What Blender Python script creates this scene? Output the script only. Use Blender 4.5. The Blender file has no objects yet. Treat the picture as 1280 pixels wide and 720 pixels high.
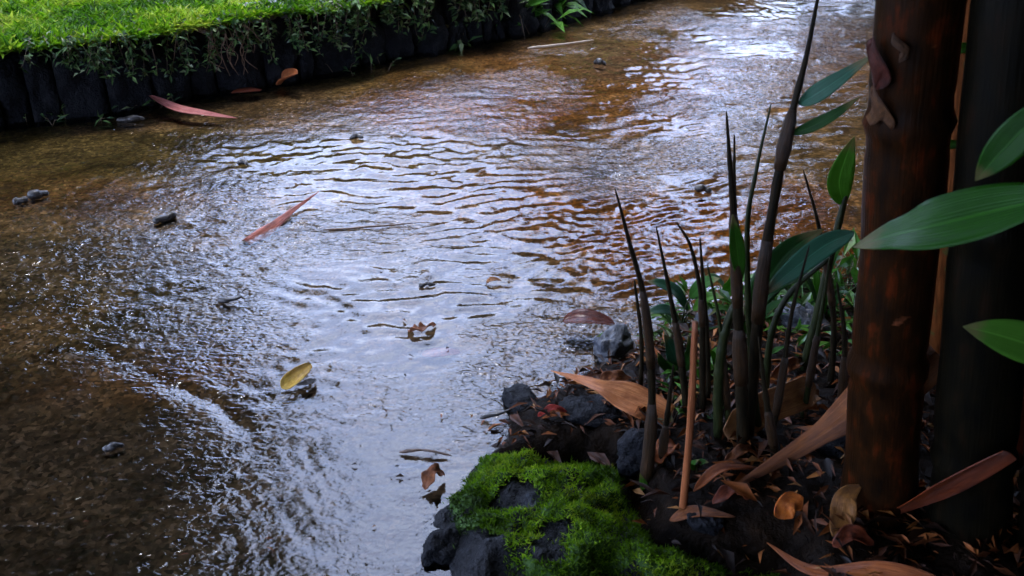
import bpy, math, random
import numpy as np
from mathutils import Vector, noise as mnoise

RNG = np.random.default_rng(7)
random.seed(7)
sc = bpy.context.scene
COL = sc.collection
R = math.radians

# ------------------------------------------------------------------ camera
F, PITCH, CAMH = 1150.0, R(28), 0.80
cP, sP = math.cos(PITCH), math.sin(PITCH)
cam = bpy.data.cameras.new("camera")
cam.sensor_width = 36
cam.lens = F / 1280 * 36
cam.clip_start = 0.02
cam.clip_end = 900
cam.dof.use_dof = True
cam.dof.focus_distance = 1.7
cam.dof.aperture_fstop = 13
camo = bpy.data.objects.new("camera", cam)
COL.objects.link(camo)
camo.location = (0, 0, CAMH)
camo.rotation_euler = (math.pi / 2 - PITCH, 0, 0)
sc.camera = camo


def ray(px, py):
    xv, yv = (px - 640) / F, (360 - py) / F
    return np.array([xv, cP + yv * sP, -sP + yv * cP])


def GZ(px, py, z=0.0):
    """where the photographed point lies if it is at height z"""
    d = ray(px, py)
    t = (z - CAMH) / d[2]
    return np.array([0, 0, CAMH]) + d * t


def AT(px, py, Y):
    d = ray(px, py)
    t = Y / d[1]
    return np.array([0, 0, CAMH]) + d * t


def pxw(px, p):
    """size in metres of px photo pixels at point p"""
    depth = p[1] * cP + (CAMH - p[2]) * sP
    return px * depth / F


# ------------------------------------------------------------------ numpy noise
def _hash(ix, iy, seed):
    h = (ix.astype(np.int64) * 374761393 + iy.astype(np.int64) * 668265263 + seed * 974634777) & 0xFFFFFFFF
    h = ((h ^ (h >> 13)) * 1274126177) & 0xFFFFFFFF
    return ((h ^ (h >> 16)) & 0xFFFF) / 65535.0


def vnoise(x, y, seed=0):
    x, y = np.broadcast_arrays(np.asarray(x, float), np.asarray(y, float))
    ix, iy = np.floor(x), np.floor(y)
    fx, fy = x - ix, y - iy
    ux, uy = fx * fx * fx * (fx * (fx * 6 - 15) + 10), fy * fy * fy * (fy * (fy * 6 - 15) + 10)
    a, b = _hash(ix, iy, seed), _hash(ix + 1, iy, seed)
    c, d = _hash(ix, iy + 1, seed), _hash(ix + 1, iy + 1, seed)
    return (a + (b - a) * ux) * (1 - uy) + (c + (d - c) * ux) * uy


def fbm(x, y, seed=0, o=4, gain=0.5):
    s, a, t = 0, 1.0, 0
    x, y = np.asarray(x, float), np.asarray(y, float)
    for k in range(o):
        s = s + a * vnoise(x * 2 ** k + 17.3 * k, y * 2 ** k - 9.1 * k, seed + k)
        t += a
        a *= gain
    return s / t


def cells(x, y, seed=0):
    x, y = np.asarray(x, float), np.asarray(y, float)
    ix, iy = np.floor(x), np.floor(y)
    best = np.full(x.shape, 9.0)
    idv = np.zeros(x.shape)
    for dx in (-1, 0, 1):
        for dy in (-1, 0, 1):
            cx, cy = ix + dx, iy + dy
            qx = cx + 0.15 + 0.7 * _hash(cx, cy, seed)
            qy = cy + 0.15 + 0.7 * _hash(cx, cy, seed + 1)
            d = np.hypot(x - qx, y - qy)
            m = d < best
            best = np.where(m, d, best)
            idv = np.where(m, _hash(cx, cy, seed + 2), idv)
    return best, idv


def sstep(a, b, x):
    t = np.clip((x - a) / (b - a), 0, 1)
    return t * t * (3 - 2 * t)


def poly_sd(x, y, poly):
    """signed distance, positive inside"""
    x, y = np.asarray(x, float), np.asarray(y, float)
    P = np.asarray(poly)[:, :2]
    d = np.full(x.shape, 1e9)
    ins = np.zeros(x.shape, bool)
    n = len(P)
    for i in range(n):
        a, b = P[i], P[(i + 1) % n]
        e = b - a
        L = max(e @ e, 1e-12)
        t = np.clip(((x - a[0]) * e[0] + (y - a[1]) * e[1]) / L, 0, 1)
        d = np.minimum(d, np.hypot(x - a[0] - t * e[0], y - a[1] - t * e[1]))
        c = ((a[1] > y) != (b[1] > y)) & (x < (b[0] - a[0]) * (y - a[1]) / ((b[1] - a[1]) if b[1] != a[1] else 1e-12) + a[0])
        ins ^= c
    return np.where(ins, d, -d)


# ------------------------------------------------------------------ mesh helpers
def link(name, me, mat=None, parent=None, smooth=True):
    if mat is not None:
        me.materials.append(mat)
    if smooth:
        me.polygons.foreach_set("use_smooth", np.ones(len(me.polygons), bool))
    o = bpy.data.objects.new(name, me)
    COL.objects.link(o)
    if parent is not None:
        o.parent = parent
        o.matrix_parent_inverse = parent.matrix_world.inverted()
    return o


def mk(name, V, Fc, mat=None, parent=None, smooth=True, attrs=None, uv=None):
    """V are world coordinates; under a parent they are written relative to the parent's own place"""
    V = np.asarray(V, float)
    if parent is not None:
        V = V - np.array(parent["_at"])
    me = bpy.data.meshes.new(name)
    me.from_pydata(V.tolist(), [], Fc.tolist() if isinstance(Fc, np.ndarray) else Fc)
    if attrs:
        for k, a in attrs.items():
            a = np.asarray(a, float)
            if a.ndim == 1:
                at = me.attributes.new(k, "FLOAT", "POINT")
                at.data.foreach_set("value", a.astype(np.float32))
            else:
                at = me.attributes.new(k, "FLOAT_COLOR", "POINT")
                at.data.foreach_set("color", np.c_[a, np.ones(len(a))].astype(np.float32).ravel())
    if uv is not None:
        ul = me.uv_layers.new(name="UVMap")
        li = np.zeros(len(me.loops), int)
        me.loops.foreach_get("vertex_index", li)
        ul.data.foreach_set("uv", np.asarray(uv, np.float32)[li].ravel())
    if mat is not None:
        me.materials.append(mat)
    if smooth:
        me.polygons.foreach_set("use_smooth", np.ones(len(me.polygons), bool))
    o = bpy.data.objects.new(name, me)
    COL.objects.link(o)
    if parent is not None:
        o.parent = parent
    return o


def thing(name, label, cat, at, group=None):
    o = bpy.data.objects.new(name, None)
    COL.objects.link(o)
    at = [float(v) for v in at]
    o.location = at
    o["_at"] = at
    o.empty_display_size = 0.02
    return tag(o, label, cat, group)


def tag(o, label, cat=None, group=None, kind=None):
    if label:
        o["label"] = label
    if cat:
        o["category"] = cat
    if group:
        o["group"] = group
    if kind:
        o["kind"] = kind
    return o


def grid_faces(nr, nc):
    i = np.arange(nr * nc).reshape(nr, nc)
    return np.stack([i[:-1, :-1], i[:-1, 1:], i[1:, 1:], i[1:, :-1]], -1).reshape(-1, 4)


def axis(*seg):
    """axis((start, end, step), ...) joined"""
    out = []
    for a, b, s in seg:
        out.append(np.linspace(a, b, max(2, int(round((b - a) / s)) + 1))[:-1])
    out.append([seg[-1][1]])
    return np.concatenate(out)


def nrm(v):
    return v / (np.linalg.norm(v) + 1e-12)


def smooth_path(pts, n):
    """Catmull-Rom through pts, n samples"""
    P = np.asarray(pts, float)
    if len(P) == 2:
        t = np.linspace(0, 1, n)[:, None]
        return P[0] * (1 - t) + P[1] * t
    Q = np.vstack([2 * P[0] - P[1], P, 2 * P[-1] - P[-2]])
    m = len(P) - 1
    out = []
    for u in np.linspace(0, m, n):
        k = min(int(u), m - 1)
        t = u - k
        p0, p1, p2, p3 = Q[k:k + 4]
        out.append(0.5 * (2 * p1 + (p2 - p0) * t + (2 * p0 - 5 * p1 + 4 * p2 - p3) * t * t + (3 * p1 - p0 - 3 * p2 + p3) * t ** 3))
    return np.array(out)


def tube_data(path, rad, ns=10, cap=True):
    P = np.asarray(path, float)
    n = len(P)
    rad = np.broadcast_to(np.asarray(rad, float), (n,))
    T = np.gradient(P, axis=0)
    ref = np.array([0.31, 0.87, 0.13])
    V = []
    uv = []
    L = np.r_[0, np.cumsum(np.linalg.norm(np.diff(P, axis=0), axis=1))]
    for i in range(n):
        t = nrm(T[i])
        u = nrm(np.cross(t, ref))
        w = np.cross(t, u)
        for k in range(ns):
            a = 2 * math.pi * k / ns
            V.append(P[i] + rad[i] * (math.cos(a) * u + math.sin(a) * w))
            uv.append((L[i], k / ns))
    Fc = []
    for i in range(n - 1):
        for k in range(ns):
            a, b = i * ns + k, i * ns + (k + 1) % ns
            Fc.append((a, b, b + ns, a + ns))
    if cap:
        Fc.append(tuple(range(ns))[::-1])
        Fc.append(tuple(range((n - 1) * ns, n * ns)))
    return V, Fc, uv


class MB:
    def __init__(s):
        s.V, s.F, s.uv, s.rnd = [], [], [], []

    def add(s, V, Fc, uv=None, rnd=0.5):
        o = len(s.V)
        s.V += [tuple(v) for v in V]
        s.F += [tuple(int(i) + o for i in f) for f in Fc]
        s.uv += [tuple(u) for u in uv] if uv is not None else [(0, 0)] * len(V)
        s.rnd += [rnd] * len(V)

    def tube(s, path, rad, ns=10, rnd=0.5):
        V, Fc, uv = tube_data(path, rad, ns)
        s.add(V, Fc, uv, rnd)

    def build(s, name, mat, parent=None):
        return mk(name, s.V, s.F, mat, parent, attrs={"rnd": s.rnd}, uv=s.uv)


def leaf_data(path, width, up=(0, 0, 1), fold=0.25, curl=0.0, roll=0.0, nl=22, nw=7, shape="lance", wav=0.0, seed=0, twist=0.0):
    """a blade along a path; fold = V across, curl = rolled gutter (radians half angle)"""
    P = smooth_path(path, nl)
    T = np.gradient(P, axis=0)
    V, uv = [], []
    for i in range(nl):
        t = i / (nl - 1)
        if shape == "lance":
            w = width * (math.sin(math.pi * min(1, max(0, t)) ** 0.75) ** 0.85 if 0 < t < 1 else 0)
            w = max(w, width * 0.05 * (1 - t) + 0.0004)
        elif shape == "sheath":      # broad base, tapering to a point
            w = width * (0.55 + 0.45 * math.sin(math.pi * min(1, t * 1.6 + .1))) * (1 - t ** 2.2) + 0.0006
        elif shape == "strap":
            w = width * min(1, 6 * t + .35) * min(1, 5 * (1 - t) + .08)
        else:                        # oval
            w = width * math.sqrt(max(0.0, 1 - (2 * t - 1) ** 2)) * (1 - .25 * t) + 0.0004
        tg = nrm(T[i])
        side = nrm(np.cross(tg, np.asarray(up, float)))
        n0 = np.cross(side, tg)
        rr = roll + twist * t
        s2 = side * math.cos(rr) + n0 * math.sin(rr)
        n2 = -side * math.sin(rr) + n0 * math.cos(rr)
        for k in range(nw):
            u = 2 * k / (nw - 1) - 1
            if curl > 0:
                a = u * curl
                off = s2 * (w / 2 * math.sin(a) / curl) + n2 * (w / 2 * (1 - math.cos(a)) / curl)
            else:
                off = s2 * (u * w / 2 * math.cos(fold)) + n2 * (abs(u) * w / 2 * math.sin(fold))
            wv = wav * w * math.sin(t * 17 + seed + 2.2 * u) * abs(u)
            V.append(P[i] + off + n2 * wv)
            uv.append((t, (u + 1) / 2))
    return np.array(V), grid_faces(nl, nw), uv


def thicken(V, Fc, uv, th):
    """a blade as a closed thin shell"""
    V = np.asarray(V)
    n = len(V)
    N = np.zeros_like(V)
    for f in Fc:
        a, b, c, d = V[f[0]], V[f[1]], V[f[2]], V[f[3]]
        fn = np.cross(c - a, d - b)
        for i in f:
            N[i] += fn
    N /= (np.linalg.norm(N, axis=1, keepdims=True) + 1e-12)
    V2 = np.vstack([V + N * th / 2, V - N * th / 2])
    F2 = [tuple(f) for f in Fc] + [tuple(int(i) + n for i in f[::-1]) for f in Fc]
    cnt = {}
    for f in Fc:
        for i in range(4):
            a, b = int(f[i]), int(f[(i + 1) % 4])
            cnt[(a, b)] = 1
    for (a, b) in list(cnt):
        if (b, a) not in cnt:
            F2.append((b, a, a + n, b + n))
    return V2, F2, list(uv) + list(uv)


def leaf_obj(name, label, cat, path, width, mat, group=None, th=0.0006, parent=None, **kw):
    V, Fc, uv = leaf_data(path, width, **kw)
    V, Fc, uv = thicken(V, Fc, uv, th)
    if parent is not None:
        return mk(name, V, Fc, mat, parent, uv=uv)
    c = V.mean(0)
    o = mk(name, V - c, Fc, mat, uv=uv)
    o.location = c
    return tag(o, label, cat, group)


def leaf_batch(P, D, U, L, W, fold=0.3):
    """many small leaves: base points, directions, up vectors, lengths, widths (numpy)"""
    n = len(P)
    D = D / (np.linalg.norm(D, axis=1, keepdims=True) + 1e-9)
    S = np.cross(D, U)
    S /= (np.linalg.norm(S, axis=1, keepdims=True) + 1e-9)
    N = np.cross(S, D)
    L, W = L[:, None], W[:, None]
    m = P + D * L * 0.45
    tip = P + D * L - N * L * 0.12
    V = np.stack([P, m - S * W / 2 + N * W * fold, m, m + S * W / 2 + N * W * fold, tip], 1).reshape(-1, 3)
    b = (np.arange(n) * 5)[:, None]
    Fc = np.concatenate([b + [0, 3, 2], b + [0, 2, 1], b + [1, 2, 4], b + [2, 3, 4]], 1).reshape(-1, 3)
    return V, Fc


def rand_dirs(n, zb=0.0, zs=1.0):
    a = RNG.uniform(0, 2 * math.pi, n)
    z = RNG.normal(zb, zs, n)
    return np.stack([np.cos(a), np.sin(a), z], 1)


# ------------------------------------------------------------------ materials
def mat_new(name):
    m = bpy.data.materials.new(name)
    m.use_nodes = True
    nt = m.node_tree
    nt.nodes.clear()
    out = nt.nodes.new("ShaderNodeOutputMaterial")
    return m, nt, out


def N(nt, t, **kw):
    n = nt.nodes.new("ShaderNode" + t)
    for k, v in kw.items():
        if k in n.inputs:
            n.inputs[k].default_value = v
        else:
            setattr(n, k, v)
    return n


def noise_n(nt, vec, scale, detail=4, rough=.55, dist=0.0):
    n = N(nt, "TexNoise")
    n.inputs["Scale"].default_value = scale
    n.inputs["Detail"].default_value = detail
    n.inputs["Roughness"].default_value = rough
    n.inputs["Distortion"].default_value = dist
    if vec is not None:
        nt.links.new(vec, n.inputs["Vector"])
    return n.outputs["Fac"]


def ramp(nt, fac, stops):
    r = N(nt, "ValToRGB")
    e = r.color_ramp.elements
    while len(e) > 1:
        e.remove(e[-1])
    e[0].position, e[0].color = stops[0][0], (*stops[0][1], 1)
    for p, c in stops[1:]:
        q = e.new(p)
        q.color = (*c, 1)
    nt.links.new(fac, r.inputs["Fac"])
    return r.outputs["Color"]


def mixc(nt, fac, a, b, mode="MIX"):
    m = N(nt, "Mix", data_type="RGBA", blend_type=mode)
    for sck, v in ((0, fac), (6, a), (7, b)):
        if isinstance(v, (int, float)):
            m.inputs[sck].default_value = v
        elif isinstance(v, tuple):
            m.inputs[sck].default_value = (*v, 1)
        else:
            nt.links.new(v, m.inputs[sck])
    return m.outputs[2]


def mathn(nt, op, a, b=None, clamp=False):
    m = N(nt, "Math", operation=op, use_clamp=clamp)
    for i, v in enumerate((a, b)):
        if v is None:
            continue
        if isinstance(v, (int, float)):
            m.inputs[i].default_value = v
        else:
            nt.links.new(v, m.inputs[i])
    return m.outputs[0]


def bump(nt, h, strength, dist, normal=None):
    b = N(nt, "Bump")
    b.inputs["Strength"].default_value = strength
    b.inputs["Distance"].default_value = dist
    nt.links.new(h, b.inputs["Height"])
    if normal is not None:
        nt.links.new(normal, b.inputs["Normal"])
    return b.outputs["Normal"]


def objpos(nt):
    return N(nt, "NewGeometry").outputs["Position"]


def stretch(nt, vec, s):
    m = N(nt, "Mapping")
    m.inputs["Scale"].default_value = s
    nt.links.new(vec, m.inputs["Vector"])
    return m.outputs[0]


def uvn(nt):
    return N(nt, "TexCoord").outputs["UV"]


def attr(nt, name, out="Fac"):
    a = N(nt, "Attribute")
    a.attribute_name = name
    return a.outputs[out]


def princ(nt, out, color=None, rough=.5, normal=None, spec=.5, coat=0.0, transl=None):
    b = N(nt, "BsdfPrincipled")
    if isinstance(color, tuple):
        b.inputs["Base Color"].default_value = (*color, 1)
    elif color is not None:
        nt.links.new(color, b.inputs["Base Color"])
    if isinstance(rough, (int, float)):
        b.inputs["Roughness"].default_value = rough
    else:
        nt.links.new(rough, b.inputs["Roughness"])
    b.inputs["Specular IOR Level"].default_value = spec
    b.inputs["Coat Weight"].default_value = coat
    b.inputs["Coat Roughness"].default_value = .08
    if normal is not None:
        nt.links.new(normal, b.inputs["Normal"])
    sh = b.outputs[0]
    if transl is not None:
        t = N(nt, "BsdfTranslucent")
        if isinstance(color, tuple):
            t.inputs[0].default_value = (*color, 1)
        else:
            nt.links.new(mixc(nt, 1.0, color, (1.5, 1.6, .9), "MULTIPLY"), t.inputs[0])
        ms = N(nt, "MixShader")
        ms.inputs[0].default_value = transl
        nt.links.new(sh, ms.inputs[1])
        nt.links.new(t.outputs[0], ms.inputs[2])
        sh = ms.outputs[0]
    nt.links.new(sh, out.inputs[0])
    return b


def m_leaf(name, c0, c1, rough=.32, transl=.25, spots=None):
    m, nt, out = mat_new(name)
    uv = uvn(nt)
    vein = noise_n(nt, stretch(nt, uv, (.6, 26, 1)), 1.0, 2)
    big = noise_n(nt, stretch(nt, uv, (3, 1.2, 1)), 2.0, 3)
    col = mixc(nt, vein, c0, c1)
    col = mixc(nt, mathn(nt, "MULTIPLY", big, .5), col, tuple(v * .45 for v in c0))
    if spots:
        s = ramp(nt, noise_n(nt, stretch(nt, uv, (9, 3, 1)), 2.0, 3), [(.60, (0, 0, 0)), (.68, (1, 1, 1))])
        col = mixc(nt, s, col, spots)
    tip_ = N(nt, 'SeparateXYZ')
    nt.links.new(uv, tip_.inputs[0])
    brn = ramp(nt, mathn(nt, 'ADD', tip_.outputs[0], mathn(nt, 'MULTIPLY', big, .22)), [(1.02 / 1.2, (0, 0, 0)), (1.0, (1, 1, 1))])
    col = mixc(nt, mathn(nt, 'MULTIPLY', brn, .7), col, (.22, .17, .07))
    # a paler midrib
    sep = N(nt, "SeparateXYZ")
    nt.links.new(uv, sep.inputs[0])
    mid = mathn(nt, "ABSOLUTE", mathn(nt, "SUBTRACT", sep.outputs[1], .5))
    rib = ramp(nt, mid, [(.0, (1, 1, 1)), (.035, (0, 0, 0))])
    col = mixc(nt, mathn(nt, "MULTIPLY", rib, .45), col, tuple(min(1, v * 1.7 + .02) for v in c1))
    princ(nt, out, col, rough + .1, bump(nt, vein, .7, .0016), .25, 0, transl)
    return m


def m_dry(name, c0, c1, dark, rough=.42, coat=.15, streak=30, spec=.3):
    m, nt, out = mat_new(name)
    uv = uvn(nt)
    fib = noise_n(nt, stretch(nt, uv, (1.5, streak, 1)), 1.0, 3, .6)
    fine = noise_n(nt, stretch(nt, uv, (4, streak * 3, 1)), 1.0, 2, .6)
    c0, c1, dark = [(min(.9, q[0] * 1.08), q[1] * .86, q[2] * .55) for q in (c0, c1, dark)]
    blot = noise_n(nt, stretch(nt, uv, (5, 2, 1)), 1.4, 5, .65)
    col = mixc(nt, ramp(nt, fib, [(.35, (0, 0, 0)), (.65, (1, 1, 1))]), c0, c1)
    col = mixc(nt, 1.0, col, ramp(nt, fine, [(.3, (.6, .6, .6)), (.7, (1.2, 1.2, 1.2))]), 'MULTIPLY')
    col = mixc(nt, ramp(nt, blot, [(.42, (0, 0, 0)), (.72, (1, 1, 1))]), col, dark)
    h = mathn(nt, "ADD", fib, mathn(nt, "MULTIPLY", fine, .6))
    princ(nt, out, col, rough, bump(nt, h, .9, .0026), spec, coat * .4)
    return m


def m_rnd(name, stops, rough=.5, transl=None, coat=0.0, nscale=60):
    """colour picked per leaf from the 'rnd' attribute"""
    m, nt, out = mat_new(name)
    col = ramp(nt, attr(nt, "rnd"), stops)
    n = noise_n(nt, objpos(nt), nscale, 3)
    col = mixc(nt, 1.0, col, ramp(nt, n, [(.3, (.5, .5, .5)), (.7, (1.3, 1.3, 1.3))]), "MULTIPLY")
    princ(nt, out, col, rough, None, .22, coat, transl)
    return m


def m_stone(name, c0, c1, scale=30, rough=.3, coat=.4, b=.8, bd=.006, spot=None, spec=.5):
    m, nt, out = mat_new(name)
    p = objpos(nt)
    n1 = noise_n(nt, p, scale, 6, .65)
    n2 = noise_n(nt, p, scale * 4, 4, .6)
    col = ramp(nt, n1, [(.32, c0), (.68, c1)])
    if spot:
        s = ramp(nt, noise_n(nt, p, scale * .7, 5, .7, .5), [(.56, (0, 0, 0)), (.64, (1, 1, 1))])
        col = mixc(nt, s, col, spot)
    h = mathn(nt, "ADD", n1, mathn(nt, "MULTIPLY", n2, .45))
    princ(nt, out, col, rough, bump(nt, h, b, bd), spec, coat)
    return m


# ------------------------------------------------------------------ places read off the photograph, laid out on the ground
WALL_PIX = [(-420, 250), (-150, 187), (0, 158), (170, 138), (290, 112), (400, 95), (540, 64), (640, 46), (720, 22), (790, 2), (900, -26), (1080, -62)]
WALL = [GZ(x, y)[:2] for x, y in WALL_PIX]
e = nrm(WALL[-1] - WALL[-2])
WALL += [WALL[-1] + e * 4, WALL[-1] + e * 12]
WALL = np.array(WALL)

SOIL_PIX = [(510, 900), (520, 640), (556, 590), (592, 545), (640, 508), (690, 474), (740, 452), (785, 425), (850, 398), (930, 372), (1010, 350), (1090, 335), (1200, 318), (1350, 300), (1700, 290)]
SOIL = [GZ(x, y)[:2] for x, y in SOIL_PIX] + [np.array([9.0, 2.6]), np.array([9.0, -3]), np.array([-.2, -3])]

SLAB_PIX = [(-420, 452), (-100, 446), (0, 446), (60, 438), (112, 439), (150, 457), (205, 484), (262, 508), (300, 545), (318, 590), (320, 640), (300, 720), (240, 900)]
SLAB = [GZ(x, y)[:2] for x, y in SLAB_PIX] + [np.array([-.2, -2]), np.array([-6, -2])]


def soil_z(x, y):
    x, y = np.asarray(x, float), np.asarray(y, float)
    wob = (fbm(x * 9, y * 9, 41, 3) - .5) * .07
    d = poly_sd(x, y, SOIL) + wob
    z = -.03 + .062 * sstep(-.03, .10, d) + .05 * sstep(.05, .6, d)
    z = z - .055 * sstep(-.01, .04, poly_sd(x, y, MOSS_POLY))
    z = z + (fbm(x * 14, y * 14, 5, 4) - .5) * .035 * sstep(0, .12, d) + (fbm(x * 55, y * 55, 6, 3) - .5) * .012 * sstep(-.02, .05, d)
    return z


MOSS_POLY = [GZ(548, 770, 0)[:2], GZ(540, 690, 0)[:2], GZ(538, 645, 0)[:2], GZ(562, 592, .01)[:2], GZ(602, 543, .04)[:2], GZ(680, 512, .075)[:2],
             GZ(765, 518, .075)[:2], GZ(812, 540, .07)[:2], GZ(822, 590, .06)[:2], GZ(846, 634, .06)[:2], GZ(910, 652, .055)[:2], GZ(1005, 668, .05)[:2], GZ(1060, 800, .05)[:2]]


def moss_z(x, y):
    x, y = np.asarray(x, float), np.asarray(y, float)
    wob = (fbm(x * 16, y * 16, 71, 4) - .5) * .05
    d = poly_sd(x, y, MOSS_POLY) + wob
    lump = (fbm(x * 11 + 3, y * 11, 72, 3) - .5) * .065
    fine = (fbm(x * 40, y * 40, 73, 4) - .5) * .022
    return -.045 + .082 * (1 - np.exp(-np.clip(d + .012, 0, 1) / .035)) + (lump + fine) * sstep(0, .05, d) - .08 * sstep(0, -.03, d)


def surf_z(x, y):
    return np.maximum(np.maximum(soil_z(x, y), moss_z(x, y)), 0.0)


def HIT(px, py):
    """first point of the ground, bank or water met by the sight line"""
    d = ray(px, py)
    t = np.linspace(.5, 6, 1400)
    X, Y, Z = d[0] * t, d[1] * t, CAMH + d[2] * t
    k = np.argmax(Z <= surf_z(X, Y))
    return np.array([X[k], Y[k], Z[k]])


# ------------------------------------------------------------------ the path bed
xs = axis((-14, -3, .5), (-3, -1.6, .03), (-1.6, 1.3, .0052), (1.3, 3, .03), (3, 14, .5))
ys = [-3, -1, 0, .3]
y = .45
while y < 5.2:
    ys.append(y)
    y += .0035 + .0052 * max(0, (y - .8)) ** 1.3
ys += list(np.linspace(5.4, 9, 14)) + [10, 12, 14, 16, 18]
ys = np.array(ys)
X, Y = np.meshgrid(xs, ys)
x, y = X.ravel(), Y.ravel()
slab_d = poly_sd(x, y, SLAB) + (fbm(x * 22, y * 22, 31, 3) - .5) * .035
slab = sstep(-.006, 1, (slab_d) / (.02 + .16 * sstep(1.16, .98, y)))


def blob(px, py, rx, ry):
    """soft patch on the ground round a photographed point, radii in metres"""
    c = GZ(px, py)
    dx, dy = (x - c[0]) / rx, (y - c[1]) / ry
    q = np.hypot(dx, dy) + (fbm(x * 6, y * 6, 55, 4) - .5) * .9
    return sstep(1.15, .45, q)


shallow = np.clip(blob(110, 250, .55, .30) + blob(60, 330, .35, .22) + blob(200, 400, .22, .14) + .8 * blob(560, 105, .35, .5) + .8 * blob(880, 300, .45, .22) + .7 * blob(860, 420, .25, .16), 0, 1)
c1, id1 = cells(x * 150, y * 150, 11)
c2, id2 = cells(x * 70 + 9, y * 70, 14)
keep2 = (id2 > .86)
peb = np.sqrt(np.clip(1 - (c1 / .62) ** 2, 0, 1)) * (.0016 + .0022 * id1)
peb2 = np.sqrt(np.clip(1 - (c2 / .5) ** 2, 0, 1)) * (.0045 + .003 * id2) * keep2
und = (fbm(x * 3.2, y * 3.2, 21, 4) - .5)
z = -.0165 + und * .009 + np.maximum(peb, peb2) * (.35 + .65 * np.maximum(slab, shallow))
z += slab * .0095 + shallow * .0085 + slab * (fbm(x * 13, y * 13, 25, 3) - .52) * .007
edge = np.exp(-((slab_d + .012) / .012) ** 2) * sstep(1.0, 1.14, y)
z -= edge * .010
pid = np.where(peb2 > peb, id2, id1)
orange = np.clip(blob(880, 285, .50, .34) + .6 * blob(700, 100, .7, .65) + .6 * blob(590, 240, .25, .25) + .7 * blob(560, 130, .3, .3) + .3 * blob(980, 60, .6, .7)
                 + .35 * blob(110, 225, .5, .2) + .4 * blob(230, 450, .18, .1) + .3 * blob(160, 490, .2, .05), 0, 1)
olive = np.clip(blob(150, 190, .9, .28) + blob(240, 370, .25, .2) + .6 * blob(40, 330, .3, .2) + .6 * blob(470, 90, .5, .3), 0, 1)
grey = np.clip(blob(460, 340, .42, .5) + .95 * blob(140, 620, .45, .3) + .6 * blob(60, 330, .4, .15) + .8 * blob(470, 620, .3, .3) + .7 * blob(760, 70, .25, .3) + .5 * blob(690, 190, .2, .2), 0, 1)
bedm, nt, out = mat_new("wet_concrete_bed")
p = objpos(nt)
nA = noise_n(nt, p, 7, 6, .62, .4)
nB = noise_n(nt, p, 55, 4, .7)
col = ramp(nt, nA, [(.30, (.032, .022, .012)), (.5, (.11, .077, .042)), (.7, (.21, .150, .088))])
col = mixc(nt, attr(nt, "orange"), col, ramp(nt, nA, [(.3, (.050, .017, .003)), (.55, (.15, .060, .010)), (.75, (.24, .12, .030))]))
col = mixc(nt, mathn(nt, "MULTIPLY", attr(nt, "olive"), .8), col, ramp(nt, nA, [(.3, (.012, .012, .0025)), (.7, (.115, .095, .032))]))
col = mixc(nt, mathn(nt, "MULTIPLY", attr(nt, "grey"), .65), col, ramp(nt, nA, [(.3, (.030, .025, .026)), (.7, (.135, .115, .108))]))
vor = N(nt, "TexVoronoi")
vor.inputs["Scale"].default_value = 150
wob_ = N(nt, "VectorMath", operation="ADD")
nt.links.new(p, wob_.inputs[0])
nzc = N(nt, "TexNoise")
nzc.inputs["Scale"].default_value = 60
nt.links.new(p, nzc.inputs["Vector"])
scl_ = N(nt, "VectorMath", operation="SCALE")
scl_.inputs["Scale"].default_value = .012
nt.links.new(nzc.outputs["Color"], scl_.inputs[0])
nt.links.new(scl_.outputs[0], wob_.inputs[1])
nt.links.new(wob_.outputs[0], vor.inputs["Vector"])
sepc = N(nt, "SeparateXYZ")
nt.links.new(vor.outputs["Color"], sepc.inputs[0])
peb_c = ramp(nt, sepc.outputs[0], [(.0, (.15, .13, .12)), (.35, (.75, .7, .62)), (.6, (1.0, .92, .8)), (.82, (1.35, 1.2, 1.0)), (.97, (2.3, 2.2, 2.1))])
col = mixc(nt, .8, col, peb_c, "MULTIPLY")
col = mixc(nt, .7, col, ramp(nt, nB, [(.3, (.4, .4, .4)), (.7, (1.5, 1.5, 1.5))]), "MULTIPLY")
princ(nt, out, col, .5, bump(nt, nB, .5, .002), .08, 0)
bed = mk("path", np.c_[x, y, z], grid_faces(len(ys), len(xs)), bedm, attrs={"orange": orange, "olive": olive, "grey": grey, "pid": pid})
tag(bed, "brown gravelly concrete path under running rainwater", None, kind="structure")

# ------------------------------------------------------------------ the water running over it
xs = axis((-14, -3, .5), (-3, -1.7, .03), (-1.7, 1.4, .0055), (1.4, 3, .03), (3, 14, .5))
ys = [-3, -1, 0, .3]
yy = .45
while yy < 5.2:
    ys.append(yy)
    yy += .0045 + .0042 * max(0, (yy - .8)) ** 1.3
ys = np.array(ys + list(np.linspace(5.4, 9, 14)) + [10, 12, 14, 16, 18])
X, Y = np.meshgrid(xs, ys)
x, y = X.ravel(), Y.ravel()


def waves(n, lam, spread, mean, seed, warp=0.0):
    r = np.random.default_rng(seed)
    wx = x + warp * (fbm(x * 5, y * 5, seed, 3) - .5)
    wy = y + warp * (fbm(x * 5 + 40, y * 5, seed + 1, 3) - .5)
    h = np.zeros(len(x))
    for _ in range(n):
        L = r.uniform(*lam)
        a = mean + r.normal(0, spread)
        k = 2 * math.pi / L
        h += L / (2 * math.pi) * np.sin(k * (wx * math.cos(a) + wy * math.sin(a)) + r.uniform(0, 6.28))
    return h / math.sqrt(n)


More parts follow.
